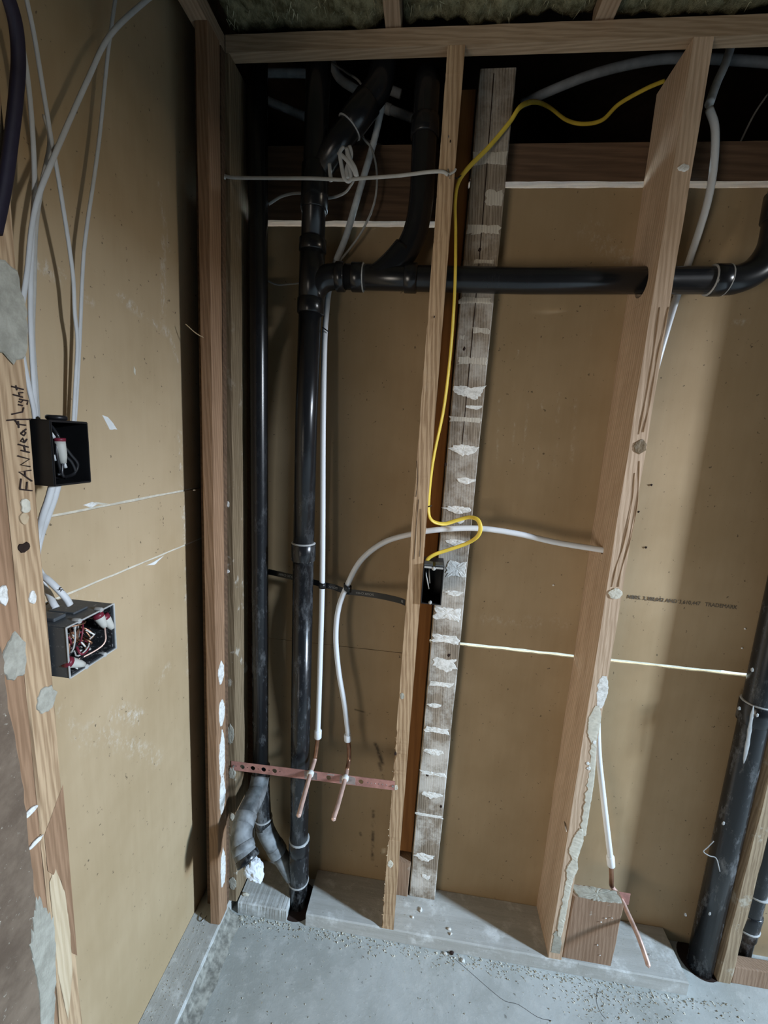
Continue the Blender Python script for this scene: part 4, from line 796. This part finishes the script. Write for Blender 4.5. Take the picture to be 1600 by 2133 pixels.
c7 = cable([(-0.572,-0.476,1.451), (-0.575,-0.482,1.428), (-0.585,-0.487,1.397), (-0.600,-0.486,1.365), (-0.605,-0.490,1.331), (-0.600,-0.489,1.291), (-0.585,-0.494,1.277), (-0.570,-0.503,1.267), (-0.563,-0.505,1.260)], M_WHT, 'white cable under the black box, right beside its looping neighbour', .0056, .8, (1, 0, 0))
text('547', .0085, M_INK, (-0.556,-0.506,1.291), Vector((0, .55, -.9)), Vector((0, .9, .55)), c7, 'ink_marks', .8)
line('electrical_cable', [(-0.500,-0.571,2.013), (-0.510,-0.550,1.996), (-0.520,-0.539,1.968), (-0.525,-0.541,1.927), (-0.530,-0.547,1.878), (-0.533,-0.555,1.832), (-0.535,-0.563,1.797), (-0.535,-0.572,1.767)], .009, M_PURP, 'dim purplish cable hanging at the top left edge', 'cable', 8, 12, .7, (1, 0, 0))
# white tie cord between the studs
tc = tag(obj('tie_cord', tube(cr([(-0.556,-0.004,2.151), (-0.522,-0.006,2.139), (-0.427,-0.006,2.137), (-0.323,-0.006,2.136), (-0.249,-0.006,2.133), (-0.203,-0.006,2.136), (-0.122,-0.006,2.141), (-0.057,-0.006,2.148), (-0.025,-0.006,2.149), (-0.010,-0.005,2.143)], 6), .0042, 8, .5), M_WHTD, None, True), 'white flat cord stretched level between the left studs and the middle stud', 'cord')
obj('cut_end', tube([(-0.553,-0.006,2.149), (-0.537,-0.006,2.134)], .0058, 8, .5), M_GYP, tc)
obj('nail', tube([(-0.012,-0.001,2.157), (-0.008,-0.008,2.138), (-0.006,-0.001,2.138)], .001, 6), M_NAIL, tc)
obj('loose_end', tube(cr([(-0.010,-0.005,2.143), (0.002,-0.005,2.149), (0.006,-0.003,2.156)], 4), .0026, 8, .5), M_WHTD, tc)
# bundle of thin white wire
wb_ = tag(empty('wire_bundle', (-0.246,0.000,2.160)), 'small bundle of white wire loops hanging from the level cord below the black branch', 'wire')
for pts in ([(-0.255,0.010,2.210), (-0.262,0.005,2.195), (-0.256,0.000,2.165), (-0.247,-0.008,2.136), (-0.236,-0.008,2.128), (-0.232,-0.004,2.142), (-0.241,0.002,2.176), (-0.248,0.010,2.208)], [(-0.248,0.008,2.206), (-0.238,0.000,2.180), (-0.223,-0.006,2.157), (-0.217,-0.006,2.139)], [(-0.267,0.008,2.197), (-0.245,-0.001,2.177), (-0.227,-0.006,2.155), (-0.220,-0.006,2.141)], [(-0.242,0.012,2.213), (-0.236,0.008,2.190), (-0.244,0.000,2.160), (-0.239,-0.008,2.134)], [(-0.288,0.012,2.177), (-0.284,0.006,2.154), (-0.280,0.004,2.135)]):
    obj('wire_loop', tube(cr(pts, 6), .0046, 8, .5), M_WHT, wb_, True)
cable([(-0.470,0.100,2.135), (-0.431,0.100,2.155), (-0.380,0.098,2.160), (-0.317,0.100,2.150), (-0.266,0.070,2.144), (-0.238,0.030,2.142), (-0.227,0.008,2.141)], M_WHTD, 'thin pale wire drooping behind the thick stack to the wire bundle', .0036, .7)
cable([(-0.343,0.200,2.525), (-0.298,0.180,2.487), (-0.250,0.150,2.437), (-0.227,0.140,2.371), (-0.234,0.120,2.305), (-0.207,0.110,2.266), (-0.191,0.110,2.213), (-0.193,0.110,2.147), (-0.221,0.110,2.080), (-0.270,0.115,2.018), (-0.298,0.120,2.000)], M_WHTD, 'thin dull wire curving down behind the black branch to the tee', .0028, .8)
cable([(-0.512,0.125,2.012), (-0.494,0.125,1.970), (-0.457,0.125,1.950), (-0.414,0.120,1.950), (-0.368,0.120,1.955)], M_WHTD, 'thin dull wire passing behind the two black stacks at tee height', .0022, .9)
cable([(0.862,0.400,2.571), (0.824,0.380,2.506), (0.789,0.360,2.422)], M_WHTD, 'faint thin wire in the dark at the top right edge', .0026, .9)
line('electrical_cable', [(-.505, .120, .12), (-.507, .122, 1.0), (-.511, .122, 1.9), (-.514, .122, 2.4)], .0018, M_WHTD, 'thin pale wire running straight up beside the slim black pipe', 'cable', 4, 8)

# ================================================================ ELECTRICAL BOXES
def openbox(y0, y1, z0, z1, x0, x1, wt, parent, mo, mi, rim=None, name='shell'):
    """box open towards +x, x1 = mouth"""
    bm = B()
    o = [(y0, z0), (y1, z0), (y1, z1), (y0, z1)]; i = [(y0 + wt, z0 + wt), (y1 - wt, z0 + wt), (y1 - wt, z1 - wt), (y0 + wt, z1 - wt)]
    ob = [bm.verts.new((x0, a, b)) for a, b in o]; of = [bm.verts.new((x1, a, b)) for a, b in o]; inf = [bm.verts.new((x1, a, b)) for a, b in i]; ib = [bm.verts.new((x0 + wt, a, b)) for a, b in i]
    bm.faces.new(ob)
    for k in range(4):
        j = (k + 1) % 4
        bm.faces.new((ob[k], ob[j], of[j], of[k])); bm.faces.new((of[k], of[j], inf[j], inf[k])); bm.faces.new((inf[k], inf[j], ib[j], ib[k]))
    bm.faces.new(ib)
    e = [e for e in bm.edges if all(v in ob + of for v in e.verts)]
    bmesh.ops.bevel(bm, geom=e, offset=wt * .4, segments=2, affect='EDGES')
    return obj(name, bm, mo, parent)
# black box with fan and heat wires
b1 = tag(empty('switch_box', (-.56, -.51, 1.457)), 'black plastic switch box beside the handwriting, cables above and below', 'electrical box')
openbox(-.5385, -.474, 1.4575, 1.549, -.612, -.516, .0028, b1, M_BLK, M_BLK)
obj('clamp_ear', hub((-.535, -.508, 1.549), (-.535, -.508, 1.556), .013, 16, .002), M_BLK, b1, True)
wn = obj('wire_nut', tube([(-.531, -.510, 1.520), (-.531, -.510, 1.512), (-.530, -.509, 1.500), (-.530, -.508, 1.488)], [.0072, .0075, .0066, .0045], 12), M_NUT, b1, True)
obj('wire_nut_skirt', tube([(-.531, -.510, 1.5195), (-.531, -.510, 1.524)], .0077, 12), M_REDW, wn, True)
for pts in ([(-.60, -.505, 1.53), (-.55, -.510, 1.542), (-.534, -.512, 1.532), (-.531, -.510, 1.522)], [(-.531, -.505, 1.515), (-.528, -.496, 1.50), (-.526, -.487, 1.485), (-.532, -.492, 1.47), (-.56, -.50, 1.463)], [(-.530, -.503, 1.498), (-.528, -.495, 1.488), (-.530, -.489, 1.472), (-.545, -.492, 1.464)], [(-.529, -.508, 1.495), (-.528, -.513, 1.475), (-.530, -.510, 1.468), (-.55, -.508, 1.47)], [(-.532, -.514, 1.525), (-.530, -.517, 1.50), (-.530, -.513, 1.475), (-.528, -.520, 1.472)]):
    obj('wire', tube(cr(pts, 6), .0021, 8), M_BLKW, b1, True)
for pts in ([(-.535, -.521, 1.533), (-.533, -.516, 1.524)], [(-.533, -.519, 1.50), (-.532, -.517, 1.492)], [(-.531, -.506, 1.489), (-.531, -.503, 1.481)]): obj('wire_end', tube(pts, .0024, 8), M_WHT, b1, True)
# grey double box
b2 = tag(empty('switch_box', (-.55, -.49, 1.167)), 'grey plastic double box spattered with white, full of wire nuts and copper wires', 'electrical box')
openbox(-.5385, -.4435, 1.165, 1.2475, -.612, -.516, .0030, b2, M_GRYP, M_GRYI)
obj('inner_lining', boxb(-.607, -.6055, -.534, -.448, 1.169, 1.244), M_GRYI, b2)
for a in ((-.606, -.519, -.5352, -.5345, 1.1685, 1.244), (-.606, -.519, -.4475, -.4468, 1.1685, 1.244)): obj('inner_lining', boxb(*a), M_GRYI, b2)
obj('inner_lining', boxb(-.606, -.519, -.535, -.447, 1.1682, 1.1688), M_GRYI, b2)
rim = B()
for a, b in (((-.5385, 1.1655), (-.4435, 1.1655)), ((-.4440, 1.1655), (-.4440, 1.247)), ((-.4435, 1.247), (-.5385, 1.247)), ((-.538, 1.247), (-.538, 1.1655))):
    tube([(-.5155, *a), (-.5155, *b)], .0013, 6, bm=rim)
obj('dusty_rim', rim, M_RIM, b2)
for y, z in ((-.513, 1.2465), (-.470, 1.2465), (-.506, 1.166), (-.468, 1.166)): obj('screw_boss', hub((-.528, y, z), (-.5148, y, z), .0042, 12, .0008), M_RIM, b2, True)
obj('cable_clamp', boxb(-.582, -.545, -.528, -.506, 1.2476, 1.2535, bev=.002), M_GRYP, b2); obj('cable_clamp', boxb(-.585, -.540, -.498, -.470, 1.2476, 1.251, bev=.0015), M_GRYP, b2)
def nut(p, d, L=.022, r0=.0078):
    p, d = Vector(p), Vector(d).normalized()
    t = obj('wire_nut', tube([p, p + d * .003, p + d * L * .75, p + d * L], [r0, r0 * 1.04, r0 * .72, r0 * .5], 12), M_NUT, b2, True)
    obj('wire_nut_skirt', tube([p - d * .006, p + d * .001], r0 * 1.08, 12), M_REDW, t, True)
nut((-.520, -.472, 1.236), (.25, .28, -1)); nut((-.522, -.457, 1.226), (.3, .35, -1), .023); nut((-.520, -.532, 1.188), (.25, .75, -.55), .024); nut((-.545, -.520, 1.215), (.5, .5, .1), .018, .006)
rn = random.Random(12)
for k in range(34):
    a = Vector((-.585, rn.uniform(-.53, -.452), rn.uniform(1.175, 1.24))); b = Vector((rn.uniform(-.55, -.528), rn.uniform(-.53, -.475), rn.uniform(1.18, 1.236))); c = Vector((rn.uniform(-.54, -.522), rn.uniform(-.53, -.475), rn.uniform(1.18, 1.236))); d = Vector((-.57, rn.uniform(-.53, -.46), rn.uniform(1.18, 1.235)))
    obj('wire', tube(cr([a, b, c, d], 6), .0013 if k % 2 else .0019, 6), (M_COPD, M_REDW, M_BLKW, M_COPD, M_WHTD, M_BLKW, M_COPD)[k % 7], b2, True)
obj('wire', tube(cr([(-.54, -.520, 1.172), (-.52, -.470, 1.182), (-.519, -.462, 1.205), (-.522, -.468, 1.228), (-.55, -.48, 1.235)], 6), .0014, 6), M_COP, b2, True)
for pts in ([(-.522, -.497, 1.224), (-.519, -.484, 1.210), (-.521, -.492, 1.206)], [(-.522, -.507, 1.208), (-.52, -.502, 1.198)], [(-.520, -.530, 1.184), (-.518, -.521, 1.171)]): obj('bare_wire_end', tube(pts, .0013, 6), M_PLA, b2, True)
# small black box on the middle stud, open towards the viewer
b3 = tag(empty('switch_box', (.034, .02, 1.122)), 'small black plastic box fixed to the right side of the middle stud', 'electrical box')
def openbox_y(x0, x1, z0, z1, y0, y1, wt, parent, m):
    bm = B(); o = [(x0, z0), (x1, z0), (x1, z1), (x0, z1)]; i = [(x0 + wt, z0 + wt), (x1 - wt, z0 + wt), (x1 - wt, z1 - wt), (x0 + wt, z1 - wt)]
    of = [bm.verts.new((a, y0, b)) for a, b in o]; ob = [bm.verts.new((a, y1, b)) for a, b in o]; inf = [bm.verts.new((a, y0, b)) for a, b in i]; ib = [bm.verts.new((a, y1 - wt, b)) for a, b in i]
    bm.faces.new(ob); bm.faces.new(ib)
    for k in range(4):
        j = (k + 1) % 4; bm.faces.new((ob[k], ob[j], of[j], of[k])); bm.faces.new((of[k], of[j], inf[j], inf[k])); bm.faces.new((inf[k], inf[j], ib[j], ib[k]))
    return obj('shell', bm, m, parent)
openbox_y(.0045, .0585, 1.1275, 1.2335, -.008, .075, .0026, b3, M_BLK)
obj('clamp_tab', boxb(.006, .028, -.0095, .02, 1.2340, 1.2375, bev=.001), M_GRYP, b3); obj('clamp_tab', boxb(.035, .057, -.0095, .02, 1.2340, 1.2375, bev=.001), M_GRYP, b3)
for a in ((.007, .026), (.036, .056)): obj('dusty_lip', boxb(a[0], a[1], -.009, -.0065, 1.2265, 1.2315), M_RIM, b3)
obj('screw_boss', hub((.0315, .0, 1.2265), (.0315, -.0095, 1.2265), .0055, 12, .001), M_RIM, b3, True); obj('screw_boss', hub((.0295, .0, 1.132), (.0295, -.0095, 1.132), .0045, 12, .001), M_RIM, b3, True)
for pts in ([(.014, .06, 1.228), (.012, .01, 1.21), (.017, .004, 1.19), (.024, .006, 1.165)], [(.02, .06, 1.228), (.021, .012, 1.21), (.025, .01, 1.18)]): obj('wire', tube(cr(pts, 6), .0017, 8), M_WHTD, b3, True)

# ================================================================ SMALL THINGS ON THE FLOOR
CHIPS = ['larger white chip on the bottom plate, in front of the striped board foot', 'tiny white chip on the bottom plate just right of the middle stud', 'upper of two white chips lying mid bay on the long bottom plate', 'lower of two white chips lying mid bay on the long bottom plate', 'bright white chip on the slab below the middle bay, at the crack end', 'white chip on the slab beside the black crumb', 'long cream chip on the short bottom plate under the paper plug', 'small cream chip on the slab at the foot of the reddish stud', 'cream chip on the slab, middle of three by the short bottom plate', 'grey chip on the slab, right of three by the short bottom plate']
G_CH = 'plaster chips on the bottom plate and floor'
for k, (p, r, sq, m) in enumerate((((0.085,0.069,0.048), .0065, (.8, 1.3, .6), M_GYP), ((0.059,0.044,0.048), .004, (1, 1, .6), M_GYP), ((0.175,0.028,0.048), .005, (1.3, .8, .6), M_PLA), ((0.180,0.016,0.048), .004, (1, 1, .6), M_PLA), ((0.219,-0.017,0.003), .0065, (1, 1.1, .6), M_GYP), ((0.166,-0.007,0.003), .006, (1.2, .8, .7), M_PLA), ((-0.491,0.024,0.049), .009, (1.5, .7, .6), M_PLAC), ((-0.534,-0.026,0.003), .006, (1, 1, .8), M_PLAC), ((-0.516,-0.011,0.003), .006, (.8, 1.2, .8), M_PLAC), ((-0.490,-0.013,0.003), .0075, (1.2, 1, .8), M_PLAG))):
    o = tag(obj('plaster_chip', rock(p, r, k * 7.7, sq), m), CHIPS[k], 'chip', G_CH)
tag(obj('pebble', rock((0.185,-0.002,0.004), .006, 4, (1, 1, .8)), M_HOLE), 'black crumb on the slab below the long bottom plate', 'crumb')
tag(obj('wire_staple', tube(cr([(-0.605,-0.048,0.047), (-0.604,-0.066,0.047), (-0.591,-0.070,0.047), (-0.584,-0.054,0.047)], 3), .0011, 6), M_NAIL), 'loose steel staple lying on the bottom plate of the left wall', 'staple')
gb = B(); rn = random.Random(44)
def grain(x, y, z, r):
    v = [gb.verts.new((x + r * rn.uniform(-1, 1), y + r * rn.uniform(-1, 1), z + (r * 1.1 if i == 3 else 0))) for i in range(4)]
    for f in ((0, 1, 3), (1, 2, 3), (2, 0, 3)): gb.faces.new([v[i] for i in f])
for k in range(900):
    x = rn.uniform(-.5, 1.0); y = -.002 - abs(rn.gauss(0, .02)); grain(x, y, .0003, rn.uniform(.001, .0038))
for k in range(1100): grain(rn.uniform(-.52, 1.1), rn.uniform(-.6, -.01), .0003, rn.uniform(.0008, .0026))
for k in range(260): grain(rn.gauss(.62, .08), rn.gauss(-.06, .03), .0003, rn.uniform(.001, .0035))
for k in range(350): grain(rn.uniform(-.62, -.536), rn.uniform(-.5, -.05), .0455, rn.uniform(.0006, .002))
for k in range(250): grain(rn.uniform(-.24, .86), rn.uniform(.01, .13), .0455, rn.uniform(.0005, .0016))
tag(obj('grit', gb, M_PLAC), 'scattered pale grit along the foot of the studs', 'grit', kind='stuff')
